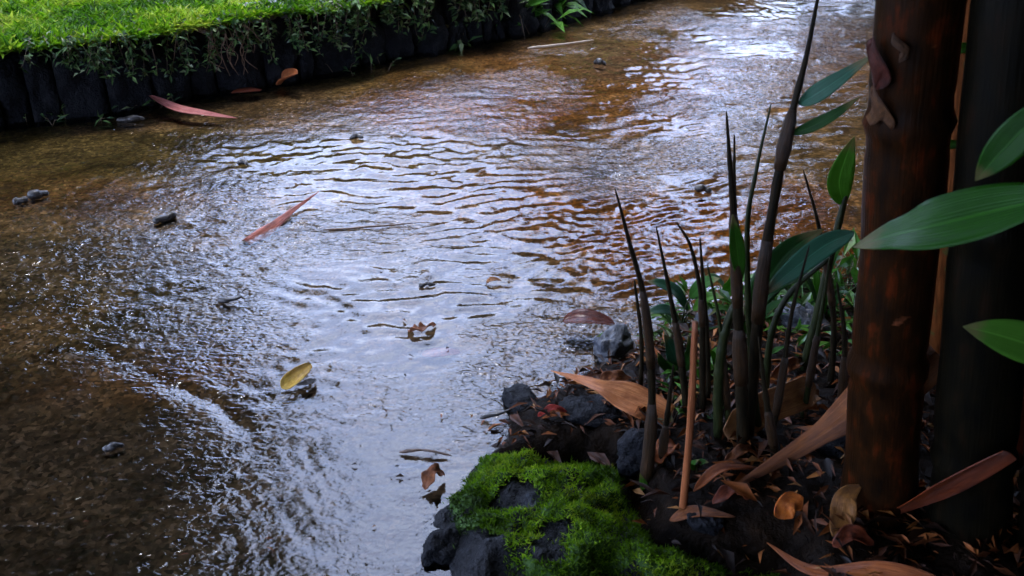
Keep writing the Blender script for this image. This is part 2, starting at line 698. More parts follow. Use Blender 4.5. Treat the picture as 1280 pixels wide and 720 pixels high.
fade = sstep(5.2, 4.0, y)
rough0 = np.clip(blob(90, 330, .5, .4) + blob(120, 200, .8, .25) + .6 * blob(450, 110, .8, .4) + .6 * blob(900, 60, .9, .8) + .5 * blob(120, 620, .3, .2), 0, 1)
patch = fbm(x * 3.5, y * 2.2, 91, 3)
main = np.clip(blob(700, 380, .45, .42) * 1.0 + .55 * blob(700, 230, .6, .4) + .35 * blob(860, 160, .7, 1.2), 0, 1)
wz = .21 * waves(46, (.024, .055), .34, R(97), 1, .12) * (.55 + .45 * main) * (.5 + patch)
wz += .098 * waves(40, (.05, .13), .55, R(92), 2, .25) * (.45 + .7 * patch)
wz += .17 * waves(46, (.018, .040), .9, R(75), 3, .06) * (.25 + sstep(.40, .72, fbm(x * 6, y * 6, 95, 3))) * (1 - .6 * blob(450, 600, .25, .3)) 
wk = blob(345, 610, .16, .15)
wz += .20 * waves(24, (.014, .028), .12, R(33), 4, .05) * wk
wk2 = blob(250, 490, .20, .05) + .6 * blob(40, 400, .2, .05)
wz += .22 * waves(24, (.018, .034), .5, R(75), 5, .06) * np.clip(wk2, 0, 1)
wz += .13 * waves(50, (.016, .032), 1.6, R(60), 6, .05) * rough0
wz *= (1 - .3 * blob(190, 610, .55, .36))
wz *= fade * (.34 + .66 * sstep(.95, 2.0, y))
wz += .055 * waves(30, (.012, .034), .20, R(33), 14, .08) * wk * np.clip(fbm(x * 10, y * 10, 15, 3) * 2 - .4, 0, 1.2)
slab_d = poly_sd(x, y, SLAB)
lipm = sstep(.98, 1.16, y) * np.clip(fbm(x * 9, y * 9, 16, 3) * 2.2 - .45, 0, 1)
wz += .0018 * sstep(-.07, .12, slab_d) - .0034 * lipm * np.exp(-((slab_d + .012) / .013) ** 2)
calm = blob(480, 210, .35, .3)
calm2 = np.clip(blob(450, 600, .22, .30) + blob(400, 420, .2, .25) * .6, 0, 1)
rough_p = np.clip(sstep(.40, .68, fbm(x * 4.5, y * 4.5, 101, 4)) + blob(90, 330, .5, .4) * .8 + blob(400, 120, .8, .45) * .9 - calm * .6, 0, 1) * (1 - .75 * calm2) * (1 - .5 * blob(190, 610, .55, .36))
wat, nt, out = mat_new("rain_water")
p = objpos(nt)
f1 = noise_n(nt, stretch(nt, p, (1, 1.6, 1)), 62, 1, .5, .8)
f2 = noise_n(nt, stretch(nt, p, (1, 1.3, 1)), 120, 0, .5, .5)
h = mathn(nt, "ADD", mathn(nt, "MULTIPLY", f1, .55), mathn(nt, "MULTIPLY", f2, .22))
h = mathn(nt, "MULTIPLY", h, mathn(nt, "ADD", mathn(nt, "MULTIPLY", attr(nt, "ruffle"), 1.0), .12))
nb = bump(nt, h, 1.0, .0036)
fr = N(nt, "Fresnel")
fr.inputs["IOR"].default_value = 1.56
nt.links.new(nb, fr.inputs["Normal"])
tr = N(nt, "BsdfTransparent")
tr.inputs[0].default_value = (.90, .85, .75, 1)
gl = N(nt, "BsdfGlossy")
gl.inputs["Roughness"].default_value = .03
nt.links.new(nb, gl.inputs["Normal"])
ms = N(nt, "MixShader")
nt.links.new(fr.outputs[0], ms.inputs[0])
nt.links.new(tr.outputs[0], ms.inputs[1])
nt.links.new(gl.outputs[0], ms.inputs[2])
nt.links.new(ms.outputs[0], out.inputs[0])
water = mk("water", np.c_[x, y, wz], grid_faces(len(ys), len(xs)), wat, attrs={"ruffle": rough_p})
tag(water, "shallow rippled rainwater flowing over the path", None, kind="structure")

# ------------------------------------------------------------------ ground all round, soil of the bamboo bed
gm, nt, out = mat_new("bare_earth")
n1 = noise_n(nt, objpos(nt), 6, 6)
princ(nt, out, ramp(nt, n1, [(.3, (.03, .022, .012)), (.7, (.07, .06, .03))]), .8, bump(nt, n1, .5, .03))
g = mk("ground", [(-300, -300, -.08), (300, -300, -.08), (300, 300, -.08), (-300, 300, -.08)], [(0, 1, 2, 3)], gm)
tag(g, "dark bare earth reaching away on every side", None, kind="structure")

soilm, nt, out = mat_new("wet_soil")
p = objpos(nt)
n1 = noise_n(nt, p, 26, 6, .65)
n2 = noise_n(nt, p, 120, 4, .65)
col = ramp(nt, n1, [(.3, (.003, .002, .0015)), (.6, (.012, .007, .004)), (.8, (.035, .018, .009))])
h = mathn(nt, "ADD", n1, mathn(nt, "MULTIPLY", n2, .5))
princ(nt, out, col, .45, bump(nt, h, .9, .008), .04, 0)
xs = axis((-.4, 1.5, .007), (1.5, 3, .05), (3, 9, .5))
ys = axis((-3, .4, .2), (.4, 2.0, .007), (2.0, 3.2, .05))
X, Y = np.meshgrid(xs, ys)
x, y = X.ravel(), Y.ravel()
zz = soil_z(x, y)
Fc = grid_faces(len(ys), len(xs))
Fc = Fc[(zz[Fc] > -.0285).any(1)]
s = mk("soil", np.c_[x, y, zz], Fc, soilm)
tag(s, "dark wet soil bank under the bamboo", None, kind="structure")

# ------------------------------------------------------------------ lawn bank: earth sheet, wall of dark stones, grass
WH = .200


def wall_arc(n):
    """points along the foot of the wall, equally spaced, with outward (bank side) normal"""
    L = np.r_[0, np.cumsum(np.linalg.norm(np.diff(WALL, axis=0), axis=1))]
    u = np.linspace(0, L[-1], n)
    P = np.c_[np.interp(u, L, WALL[:, 0]), np.interp(u, L, WALL[:, 1])]
    T = np.gradient(P, axis=0)
    T /= np.linalg.norm(T, axis=1, keepdims=True)
    return u, P, np.c_[-T[:, 1], T[:, 0]]


U_, WP, WN = wall_arc(500)
WLEN = U_[-1]


def wall_at(u):
    return (np.array([np.interp(u, U_, WP[:, 0]), np.interp(u, U_, WP[:, 1])]), nrm(np.array([np.interp(u, U_, WN[:, 0]), np.interp(u, U_, WN[:, 1])])))


def wall_u(px, py):
    """arc position of the wall foot nearest a photographed point"""
    q = GZ(px, py)[:2]
    return U_[np.argmin(np.hypot(*(WP - q).T))]


turf, nt, out = mat_new("turf_earth")
n1 = noise_n(nt, objpos(nt), 14, 5)
princ(nt, out, ramp(nt, n1, [(.3, (.03, .07, .010)), (.7, (.07, .15, .02))]), .8, bump(nt, n1, .6, .02))
offs = np.array([.03, .1, .2, .35, .6, 1, 1.8, 4, 12, 40])


def lawn_h(o, u):
    return WH + .012 + .035 * np.minimum(o, 4) + .02 * (fbm(o * 4 + 5, u * 4, 61, 3) - .5)


V = []
for i in range(0, 500, 4):
    for o_ in offs:
        q = WP[i] + WN[i] * o_
        V.append((q[0], q[1], lawn_h(o_, U_[i])))
lw = mk("lawn", V, grid_faces(len(range(0, 500, 4)), len(offs))[:, ::-1], turf)
tag(lw, "grassy ground of the raised lawn behind the stone edging", None, kind="structure")

grassm = m_rnd("grass_blades", [(0, (.02, .07, .005)), (.3, (.08, .21, .008)), (.65, (.17, .32, .012)), (1, (.42, .48, .07))], .4, .35, 0, 30)


def grass(n, o0, o1, u0, u1, L0, L1, W):
    o_ = o0 + (o1 - o0) * RNG.random(n) ** 1.4
    u = RNG.uniform(u0, u1, n)
    bx = np.interp(u, U_, WP[:, 0]) + np.interp(u, U_, WN[:, 0]) * o_
    by = np.interp(u, U_, WP[:, 1]) + np.interp(u, U_, WN[:, 1]) * o_
    bz = lawn_h(o_, u) - .004
    D = rand_dirs(n, .75, .35)
    edge_ = (o_ < .05)
    nx, ny = np.interp(u, U_, WN[:, 0]), np.interp(u, U_, WN[:, 1])
    D[edge_, 0] -= nx[edge_] * .9
    D[edge_, 1] -= ny[edge_] * .9
    D[edge_, 2] -= .15
    V, Fc = leaf_batch(np.c_[bx, by, bz], D, rand_dirs(n, 1.5, .3), RNG.uniform(L0, L1, n), W * RNG.uniform(.7, 1.3, n))
    tone = np.clip(fbm(bx * 7, by * 7, 64, 4) * 1.7 - .35 + RNG.normal(0, .2, n), 0, 1)
    return V, Fc, np.repeat(tone, 5)


ua, ub = wall_u(-400, 245), wall_u(640, 46)
parts = [grass(46000, -.03, .75, ua, ub, .018, .048, .0085), grass(16000, .6, 3.0, ua, ub + 1, .03, .07, .010), grass(9000, -.01, .6, ub, ub + 2.5, .02, .05, .007)]
V = np.vstack([q[0] for q in parts])
o_ = 0
Fs = []
for q in parts:
    Fs.append(q[1] + o_)
    o_ += len(q[0])
gr = mk("grass", V, np.vstack(Fs), grassm, attrs={"rnd": np.concatenate([q[2] for q in parts])}, smooth=False)
tag(gr, "bright green short lawn grass on top of the bank", "grass", kind="stuff")

wallm = m_stone("black_wet_stone", (.003, .0035, .005), (.014, .014, .017), 22, .6, .0, 1.0, .012, spec=.12)
capm = m_stone("grey_wet_cap_stone", (.05, .05, .055), (.17, .17, .18), 26, .3, .3, .8, .006)
wt = thing("stone_edging_wall", "low black wall of upright wet stones holding up the lawn", "wall", (WP[250][0], WP[250][1], 0))


def block(u0, u1, h, depth, setback, mat, seed, name="stone_block", base=-.03):
    """one upright stone of the wall: a rough box bent with the wall"""
    nu, nv = 9, 10
    V = []
    ring = []
    for j in range(nv):
        v = j / (nv - 1)
        zc = base + (h - base) * v
        row = []
        prof = [(a / (nu - 1), 0.0) for a in range(nu)] + [(1.0, .5), (1.0, 1.0)] + [(1 - a / (nu - 1), 1.0) for a in range(1, nu)] + [(0.0, .5)]
        for (a, b_) in prof:
            u = u0 + (u1 - u0) * (.02 + .96 * a)
            P_, N_ = wall_at(u)
            rnd_e = .012 * ((2 * a - 1) ** 6) + .012 * (max(0, 2 * v - 1) ** 5)
            nz = mnoise.fractal(Vector((u * 11 + seed * 7.7, zc * 9, b_ * 2)), .6, 2.0, 4) * .034
            off = setback + b_ * depth + (rnd_e + nz if b_ == 0 else 0) + .05 * v * (1 - b_) * .6
            dz = mnoise.noise(Vector((u * 16, b_ * 3, seed * 3.3))) * .012 * v
            q = P_ + N_ * off
            row.append(len(V))
            V.append((q[0], q[1], zc + dz - .02 * (b_ == 0) * max(0, v - .9) * 10 * .5))
        ring.append(row)
    Fc = []
    m = len(ring[0])
    for j in range(nv - 1):
        for k in range(m):
            Fc.append((ring[j][k], ring[j][(k + 1) % m], ring[j + 1][(k + 1) % m], ring[j + 1][k]))
    Fc.append(tuple(ring[-1]))
    return mk(name, V, Fc, mat, wt)


u = wall_u(-400, 245)
k = 0
uend = wall_u(900, -26) + 3.0
while u < uend:
    w = random.uniform(.05, .19)
    block(u, u + w, WH + random.uniform(-.035, .018), random.uniform(.08, .12), random.uniform(-.022, .022), wallm, k)
    u += w
    k += 1
for (pa, pb, hh) in (((-40, 165), (14, 156), .018), ((225, 128), (262, 118), .016), ((330, 108), (385, 99), .030)):
    block(wall_u(*pa), wall_u(*pb), WH + hh, .10, .02, capm, k, "cap_stone", WH - .012)
    k += 1

# ------------------------------------------------------------------ creepers over the wall and small plants at its foot
creepm = m_rnd("creeper_leaves", [(0, (.02, .05, .02)), (.5, (.07, .14, .045)), (.85, (.15, .25, .07)), (1, (.32, .36, .20))], .35, .2, .1)
stemm = m_stone("creeper_stem", (.05, .03, .015), (.14, .09, .05), 60, .5, .1, .5, .002)


def creeper(px, py, spread, drop, n, label, L=(.012, .03), strands=7):
    """strands of small leaves that start on the lawn edge and hang down the face of the wall"""
    u0 = wall_u(px, py)
    P0, N0 = wall_at(u0)
    t = thing("creeping_plant", label, "plant", (P0[0], P0[1], WH), "small creeping plants hanging over the stone edging")
    mb = MB()
    Ps, Ds, Us = [], [], []
    for s_ in range(strands):
        u = u0 + random.uniform(-spread, spread)
        Pw, Nw = wall_at(u)
        dr = drop * random.uniform(.45, 1)
        du = random.uniform(-.06, .06)
        pts = []
        for q in np.linspace(0, 1, 7):
            Pq, Nq = wall_at(u + du * q)
            o_ = .05 - .085 * min(1, q * 3) - .018 * math.sin(q * 3.1 + s_)
            zz_ = WH + .02 + .012 * math.sin(q * 5) - dr * max(0, q - .12)
            c = Pq + Nq * o_
            pts.append((c[0], c[1], zz_))
        path = smooth_path(pts, 16)
        mb = MB()
        mb.tube(path, np.linspace(.0016, .0007, 16), 5)
        mb.build('stem', stemm, t)
        for _ in range(n // strands):
            i = random.randrange(1, 16)
            d = np.array([random.gauss(0, 1), random.gauss(0, 1) - .4, random.gauss(-.1, .6)])
            Ps.append(path[i] + RNG.normal(0, .004, 3))
            Ds.append(d)
            Us.append((random.gauss(0, .5), -.6 + random.gauss(0, .4), 1))
    n = len(Ps)
    V, Fc = leaf_batch(np.array(Ps), np.array(Ds), np.array(Us), RNG.uniform(*L, n), RNG.uniform(L[0] * .4, L[1] * .42, n))
    mk("leaves", V, Fc, creepm, t, attrs={"rnd": np.repeat(RNG.random(n), 5)}, smooth=False)
    return t


creeper(60, 150, .16, .06, 170, "fringe of tiny leaves along the grey end stone at far left of the wall", strands=9)
creeper(185, 136, .13, .14, 300, "dense leafy creeper hanging over the wall above the pink floating leaf", strands=10)
creeper(262, 120, .10, .17, 260, "pale green creeper trailing to the wall foot left of the brown roots", strands=10)
creeper(350, 104, .09, .15, 260, "leafy creeper hanging over the wall above the curled brown leaf", strands=9)
creeper(412, 92, .08, .15, 200, "thin creeper trailing down the black wall right of the curled brown leaf", strands=8)
creeper(470, 82, .12, .09, 240, "short bushy creeper at the corner where the lawn leaves the picture", (.02, .04), 8)
creeper(520, 70, .07, .17, 120, "loose creeper with pale leaves hanging where the wall is darkest", (.02, .035), 6)
creeper(610, 50, .10, .14, 200, "dark green creeper on the far wall next to the wide leafy shrub", (.02, .04), 8)
creeper(760, 12, .14, .15, 160, "farthest creeper on the wall at the top edge", (.02, .045), 8)

rootm = m_stone("root_bark", (.07, .04, .022), (.24, .14, .08), 70, .55, .05, .5, .002)
creeper(120, 143, .12, .10, 260, "dense creeper over the wall between the left edge and the pink leaf", strands=9)
creeper(312, 109, .08, .12, 220, "creeper right above the flat dull red leaf at the wall foot", strands=8)
creeper(440, 86, .10, .17, 240, "long creeper reaching nearly to the water where the bank bends away", (.015, .03), 9)
creeper(560, 60, .12, .14, 220, "creeper over the dark wall above the small pale weed", (.02, .035), 9)
rt = thing("tree_roots", "tangle of thin brown roots hanging down the wall beside a grey stone", "roots", (*wall_at(wall_u(300, 112))[0], WH))
mb = MB()
for s_ in range(16):
    u = wall_u(272, 118) + random.uniform(-.05, .10)
    dr = random.uniform(.08, .19)
    pts = []
    for q in np.linspace(0, 1, 6):
        Pq, Nq = wall_at(u + random.gauss(0, .012) + .03 * q)
        c = Pq + Nq * (.04 - .075 * min(1, 2.6 * q) - random.uniform(0, .02))
        pts.append((c[0], c[1], WH + .022 - dr * max(0, q - .1)))
    mb = MB()
    mb.tube(smooth_path(pts, 16), np.linspace(random.uniform(.0018, .0034), .0010, 16), 6)
    mb.build('root', rootm, rt)

shrubm = m_rnd("shrub_leaves", [(0, (.02, .07, .010)), (.5, (.05, .15, .02)), (1, (.13, .30, .05))], .3, .25, .1)


def rosette(px, py, n, L, W, label, mat, up=.6, name="small_plant", cat="plant", spread=.02, grp=None, z0=None):
    b0 = HIT(px, py) if z0 is None else GZ(px, py, z0)
    t = thing(name, label, cat, b0, grp)
    mb = MB()
    Ps, Ds = [], []
    for k in range(n):
        a = random.uniform(0, 6.28)
        d = np.array([math.cos(a), math.sin(a), abs(random.gauss(up, .35))])
        q = b0 + np.array([random.gauss(0, spread), random.gauss(0, spread), 0])
        tip = q + nrm(d) * L * random.uniform(.4, .9)
        mb = MB()
        mb.tube([q - (0, 0, .006), (q + tip) / 2 + (0, 0, L * .12), tip], [.0012, .001, .0007], 5)
        mb.build('stem', stemm, t)
        for j in range(3):
            Ps.append(tip - (tip - q) * .28 * j)
            Ds.append(d * (1, 1, .3) + RNG.normal(0, .55, 3))
    m_ = len(Ps)
    V, Fc = leaf_batch(np.array(Ps), np.array(Ds), np.tile([0, -.25, 1.], (m_, 1)) + RNG.normal(0, .3, (m_, 3)), RNG.uniform(.5, 1, m_) * L * .8, RNG.uniform(.6, 1, m_) * W)
    mk("leaves", V, Fc, mat, t, attrs={"rnd": np.repeat(RNG.random(m_), 5)}, smooth=False)
    return t


g_ = "small leafy plants at the foot of the wall"
rosette(570, 54, 9, .10, .022, "small pale weed at the foot of the wall below the darkest stones", creepm, .9, grp=g_)
rosette(655, 32, 22, .20, .04, "wide leafy shrub with green leaves leaning over the far wall foot", shrubm, 1.0, grp=g_, spread=.07)
rosette(700, 22, 16, .17, .035, "bright small shrub beside the farthest creeper at the top edge", shrubm, 1.0, grp=g_, spread=.06)
rosette(100, 146, 8, .05, .010, "tuft of tiny dull weeds at the wall foot near the left edge", creepm, .7, grp=g_, spread=.06)
rosette(30, 156, 8, .05, .010, "leftmost tuft of tiny weeds at the wall foot", creepm, .7, grp=g_, spread=.06)
rosette(205, 132, 8, .05, .011, "tiny weeds at the wall foot just above the pink floating leaf", creepm, .7, grp=g_, spread=.04)
rosette(450, 84, 9, .06, .012, "low dark weeds at the wall foot where the bank bends away", creepm, .7, grp=g_, spread=.06)

# ------------------------------------------------------------------ the mossy rock
rockm = m_stone("black_wet_rock", (.003, .0035, .005), (.016, .017, .021), 34, .45, .0, 1.0, .012, spot=(.030, .034, .044), spec=.2)
xs = axis((-.30, .62, .0036))
ys = axis((.42, 1.22, .0036))
X, Y = np.meshgrid(xs, ys)
x, y = X.ravel(), Y.ravel()
zz = moss_z(x, y)
Fc = grid_faces(len(ys), len(xs))
Fc = Fc[(zz[Fc] > -.05).any(1)]
used = np.unique(Fc)
mp = np.full(len(x), -1)
mp[used] = np.arange(len(used))
ro = thing("mossy_rock", "low black rock covered with bright green moss at the water's edge", "rock", (.1, .85, 0))
mk("rock", np.c_[x, y, zz][used], mp[Fc], rockm, ro)


def moss_mask(x, y):
    d = poly_sd(x, y, MOSS_POLY)
    m = sstep(.012, .03, d + (fbm(x * 18, y * 18, 81, 3) - .5) * .07)
    for (px, py, rx, ry, z_) in ((648, 594, .034, .028, .07), (690, 640, .026, .014, .07), (590, 690, .050, .050, .04), (806, 575, .028, .035, .06), (545, 640, .02, .05, .02), (680, 672, .03, .018, .06)):
        c = GZ(px, py, z_)
        q = np.hypot((x - c[0]) / rx, (y - c[1]) / ry) + (fbm(x * 45, y * 45, 83, 3) - .5) * .9
        m = m * sstep(.75, 1.1, q)
    return m


n = 120000
bx, by = RNG.uniform(-.15, .5, n), RNG.uniform(.5, 1.15, n)
kp = (RNG.random(n) < moss_mask(bx, by)) & (poly_sd(bx, by, MOSS_POLY) > .015)
bx, by = bx[kp], by[kp]
n = len(bx)
clump = fbm(bx * 38, by * 38, 85, 3)
bz = moss_z(bx, by) - .002 + .016 * np.clip(clump - .35, 0, 1) * 1.4
D = rand_dirs(n, 1.1, .6)
V, Fc = leaf_batch(np.c_[bx, by, bz], D, rand_dirs(n, .8, .5), RNG.uniform(.004, .010, n), RNG.uniform(.0012, .0024, n))
mossm = m_rnd("moss", [(0, (.012, .026, .003)), (.35, (.06, .13, .004)), (.75, (.16, .30, .006)), (1, (.33, .43, .03))], .55, .3, 0, 40)
tone = np.clip(.10 + 1.5 * (fbm(bx * 16, by * 16, 86, 4) - .28) + RNG.normal(0, .13, n), 0, 1)
mo = mk("moss", V, Fc, mossm, ro, attrs={"rnd": np.repeat(tone, 5)}, smooth=False)
mo["kind"] = "stuff"
# moss cushion under the shoots, so that gaps between them are moss and not stone
xs = axis((-.15, .5, .004))
ys = axis((.5, 1.15, .004))
X, Y = np.meshgrid(xs, ys)
x, y = X.ravel(), Y.ravel()
mm = moss_mask(x, y)
cz = moss_z(x, y) + np.where(mm > .5, -.0005 + .014 * np.clip(fbm(x * 38, y * 38, 85, 3) - .35, 0, 1) * 1.4, -.02)
Fc = grid_faces(len(ys), len(xs))
Fc = Fc[(mm[Fc] > .5).all(1)]
used = np.unique(Fc)
mp = np.full(len(x), -1)
mp[used] = np.arange(len(used))
cm, nt, out = mat_new("moss_cushion")
n1 = noise_n(nt, objpos(nt), 180, 4)
princ(nt, out, ramp(nt, n1, [(.3, (.015, .045, .003)), (.7, (.05, .12, .006))]), .8, bump(nt, n1, .8, .004))
mk("moss_cushion", np.c_[x, y, cz][used], mp[Fc], cm, ro)

# ------------------------------------------------------------------ stones
def stone(px, py, wpx, hpx, label, mat, seed, dep=.7, sink=.3, grp="stones along the water's edge"):
    c = HIT(px, py)
    rx, rz, ry = pxw(wpx / 2, c), pxw(hpx / 2, c), pxw(wpx / 2, c) * dep
    import bmesh
    bm = bmesh.new()
    bmesh.ops.create_icosphere(bm, subdivisions=4, radius=1)
    for v in bm.verts:
        q = v.co.normalized()
        r = 1 + .35 * mnoise.fractal(q * 1.3 + Vector((seed * 5.1, 0, 0)), .8, 2, 4) + .05 * mnoise.noise(q * 7)
        w_ = q * r
        w_.x = math.copysign(abs(w_.x) ** .8, w_.x)
        v.co = (w_.x * rx, w_.y * ry, w_.z * rz)
    me = bpy.data.meshes.new("stone")
    bm.to_mesh(me)
    bm.free()
    o = link("stone", me, mat)
    o.location = (c[0], c[1], c[2] + rz * (1 - 2 * sink) * .5)
    o.rotation_euler = (0, 0, seed)
    return tag(o, label, "stone", grp)


bluem = m_stone("blue_grey_wet_stone", (.014, .017, .024), (.075, .085, .11), 60, .3, .2, .9, .006)
darkm = m_stone("dark_wet_stone", (.004, .0045, .006), (.015, .016, .021), 45, .5, 0, 1.0, .008, spec=.15)
stone(765, 438, 62, 44, "grey wet stone just right of the purple leaf", bluem, 1)
stone(1003, 405, 72, 42, "blue grey wet stone between the green shoots and the thick culm", bluem, 2)
stone(740, 516, 80, 26, "long black stone behind the top of the moss", darkm, 3)
stone(800, 572, 70, 60, "black stone between the moss and the shoot bases", darkm, 4)
stone(650, 505, 60, 30, "flat dark stone at the water's edge above the mossy rock", darkm, 5)
stone(880, 655, 40, 26, "small black stone right of the moss under the orange stick", darkm, 6)
stone(555, 690, 60, 50, "black stone at the foot of the mossy rock in the water", darkm, 7)
stone(885, 405, 40, 30, "small grey stone behind the pale split stick", bluem, 8)
stone(1040, 560, 70, 40, "dark stone in the litter under the long folded sheath", darkm, 9)

# ------------------------------------------------------------------ leaf litter on the soil
litm = m_rnd("litter", [(0, (.006, .003, .002)), (.45, (.026, .009, .003)), (.65, (.10, .027, .006)), (.82, (.25, .070, .014)), (.94, (.30, .11, .025)), (1, (.36, .20, .07))], .55, None, 0, 90)
n = 16000
lx, ly = RNG.uniform(-.02, 1.5, n), RNG.uniform(.45, 1.9, n)
d = poly_sd(lx, ly, SOIL)
kp = (d > .015) & (moss_z(lx, ly) < soil_z(lx, ly) + .004) & (RNG.random(n) < .35 + .65 * fbm(lx * 7, ly * 7, 88, 3))
lx, ly = lx[kp], ly[kp]
n = len(lx)
lz = soil_z(lx, ly) + RNG.uniform(.001, .012, n)
ln = np.exp(RNG.normal(math.log(.018), .6, n)).clip(.005, .05)
V, Fc = leaf_batch(np.c_[lx, ly, lz], rand_dirs(n, .05, .22), rand_dirs(n, 1.6, .5), ln, ln * RNG.uniform(.12, .4, n), .5)
lit = mk("leaf_litter", V, Fc, litm, attrs={"rnd": np.repeat(RNG.random(n) ** 1.1, 5)})
tag(lit, "countless small dry brown leaf scraps on the soil under the bamboo", "leaf litter", kind="stuff")
# specks carried by the water
n = 3600
lx, ly = RNG.uniform(.05, .75, n), RNG.uniform(.6, 1.5, n)
kp = (poly_sd(lx, ly, SOIL) > .04) & (poly_sd(lx, ly, MOSS_POLY) < -.02) & (RNG.random(n) < fbm(lx * 9, ly * 9, 89, 2) * 1.1)
lx, ly = lx[kp], ly[kp]
n = len(lx)
ln = RNG.uniform(.010, .034, n)
V, Fc = leaf_batch(np.c_[lx, ly, soil_z(lx, ly) + RNG.uniform(.003, .018, n)], rand_dirs(n, .05, .3), rand_dirs(n, 1.4, .5), ln, ln * RNG.uniform(.08, .34, n), .5)
lit2 = mk("curled_leaf_litter", V, Fc, litm, attrs={"rnd": np.repeat(.45 + .5 * RNG.random(n), 5)})
tag(lit2, "larger orange and tan curled leaf scraps scattered over the finer litter", "leaf litter", kind="stuff")
n = 420
px_, py_ = RNG.uniform(0, 1060, n), RNG.uniform(60, 700, n)
pts = np.array([GZ(a, b, .0035) for a, b in zip(px_, py_)])
kp = (poly_sd(pts[:, 0], pts[:, 1], SOIL) < -.005) & (np.array([np.min(np.hypot(*(WP - q[:2]).T)) for q in pts]) > .05)
near_bank = np.exp(-np.abs(poly_sd(pts[:, 0], pts[:, 1], SOIL)) / .12)
kp &= RNG.random(n) < .25 + near_bank
pts = pts[kp]
n = len(pts)
ln = RNG.uniform(.004, .014, n)
V, Fc = leaf_batch(pts, rand_dirs(n, 0, .08), rand_dirs(n, 3, .3), ln, ln * RNG.uniform(.2, .5, n), .4)
sp = mk("floating_debris", V, Fc, litm, attrs={"rnd": np.repeat(RNG.random(n), 5)})
tag(sp, "tiny leaf crumbs and specks drifting on the water", "debris", kind="stuff")

# ------------------------------------------------------------------ leaves and twigs on the water
redm = m_dry("red_sheath", (.32, .065, .05), (.58, .20, .16), (.12, .025, .014), .3, .3)
pinkm = m_dry("pink_leaf", (.40, .13, .18), (.60, .32, .43), (.26, .08, .11), .3, .3)
brownm = m_dry("brown_leaf", (.20, .07, .03), (.40, .18, .09), (.09, .03, .015), .4, .2)
tanm = m_dry("tan_sheath", (.24, .12, .055), (.44, .26, .14), (.13, .06, .03), .45, .15)
orangem = m_dry("orange_sheath", (.28, .08, .022), (.50, .19, .08), (.14, .04, .014), .38, .2)
darkredm = m_dry("dark_red_sheath", (.14, .03, .015), (.30, .08, .04), (.06, .015, .01), .4, .2)
purplem = m_dry("purple_leaf", (.08, .022, .02), (.19, .065, .06), (.04, .012, .012), .22, .5)
yellowm = m_dry("yellow_leaf", (.70, .52, .10), (.9, .75, .30), (.45, .28, .06), .35, .3, 14)
blackm = m_stone("black_twig_bark", (.008, .007, .007), (.035, .028, .024), 90, .4, .3, .8, .003)
twigm = m_stone("brown_twig_bark", (.06, .035, .02), (.19, .11, .07), 90, .45, .2, .7, .003)


def wl(*pix):
    return [GZ(a, b, c) for a, b, c in pix]


leaf_obj("fallen_leaf", "long red curled sheath floating in the middle of the stream", "leaf", wl((305, 299, .003), (340, 277, .010), (372, 256, .012), (399, 239, .020)), .046, redm, None, .0009,
         fold=-.62, roll=.30, shape="sheath", nl=30, nw=9, up=(.2, -.5, 1), wav=.03)
leaf_obj("fallen_leaf", "long pink pointed leaf lying at the foot of the stone wall", "leaf", wl((186, 119, .03), (222, 137, .018), (255, 143, .012), (297, 148, .006)), .040, pinkm, None, .0009,
         fold=.35, roll=.25, shape="lance", nl=30, up=(0, -.4, 1))
leaf_obj("fallen_leaf", "curled brown leaf standing on edge at the wall foot", "leaf", [GZ(352, 104, .006), GZ(358, 98, .03), GZ(372, 92, .06)], .075, m_dry("rust_leaf", (.30, .10, .05), (.50, .22, .12), (.16, .05, .03)), None, .0009,
         curl=1.1, roll=.9, shape="oval", nl=22, nw=11, up=(0, -1, .4))
leaf_obj("fallen_leaf", "flat dull red leaf beside the curled brown leaf", "leaf", wl((290, 115, .006), (310, 113, .012), (327, 112, .008)), .05, darkredm, None, .0009, fold=.1, shape="strap", up=(0, 0, 1))
leaf_obj("fallen_leaf", "purple brown leaf with a dark hollow beneath at the right water's edge", "leaf", [HIT(703, 414) + (0, 0, .020), HIT(732, 416) + (0, 0, .026), HIT(768, 416) + (0, 0, .018)], .052, purplem, None, .001,
         curl=.7, roll=.25, shape="oval", nl=24, nw=9, up=(0, -.35, 1))
leaf_obj("fallen_leaf", "small yellow leaf floating alone in the near stream", "leaf", wl((352, 485, .004), (368, 472, .014), (389, 455, .016)), .030, yellowm, None, .0009, curl=.8, roll=-.3, shape="oval", nl=22, nw=9, up=(.1, -.3, 1))
leaf_obj("fallen_leaf", "black leaf scrap tucked under the small yellow leaf", "leaf", wl((372, 481, .004), (384, 479, .010), (394, 474, .006)), .018, m_dry("black_leaf", (.012, .008, .006), (.03, .02, .015), (.006, .005, .004)), None, .0008, fold=.3, shape="oval", up=(0, 0, 1))
leaf_obj("fallen_leaf", "sunken reddish leaf blurred below the middle of the water", "leaf", wl((527, 443, -.006), (550, 441, -.004), (576, 440, -.006)), .03, redm, None, .0008, fold=.1, shape="oval", up=(0, 0, 1))
leaf_obj("fallen_leaf", "crumpled brown leaf scrap in mid stream above the sunken leaf", "leaf", wl((510, 413, .002), (525, 411, .012), (545, 405, .004)), .02, brownm, None, .0008, curl=.9, shape="oval", up=(0, 0, 1), wav=.3)
leaf_obj("fallen_leaf", "tiny pale brown leaf scrap among the dark ripples", "leaf", wl((608, 354, .003), (616, 350, .009), (627, 351, .004)), .02, tanm, None, .0008, curl=.8, shape="oval", up=(0, 0, 1))


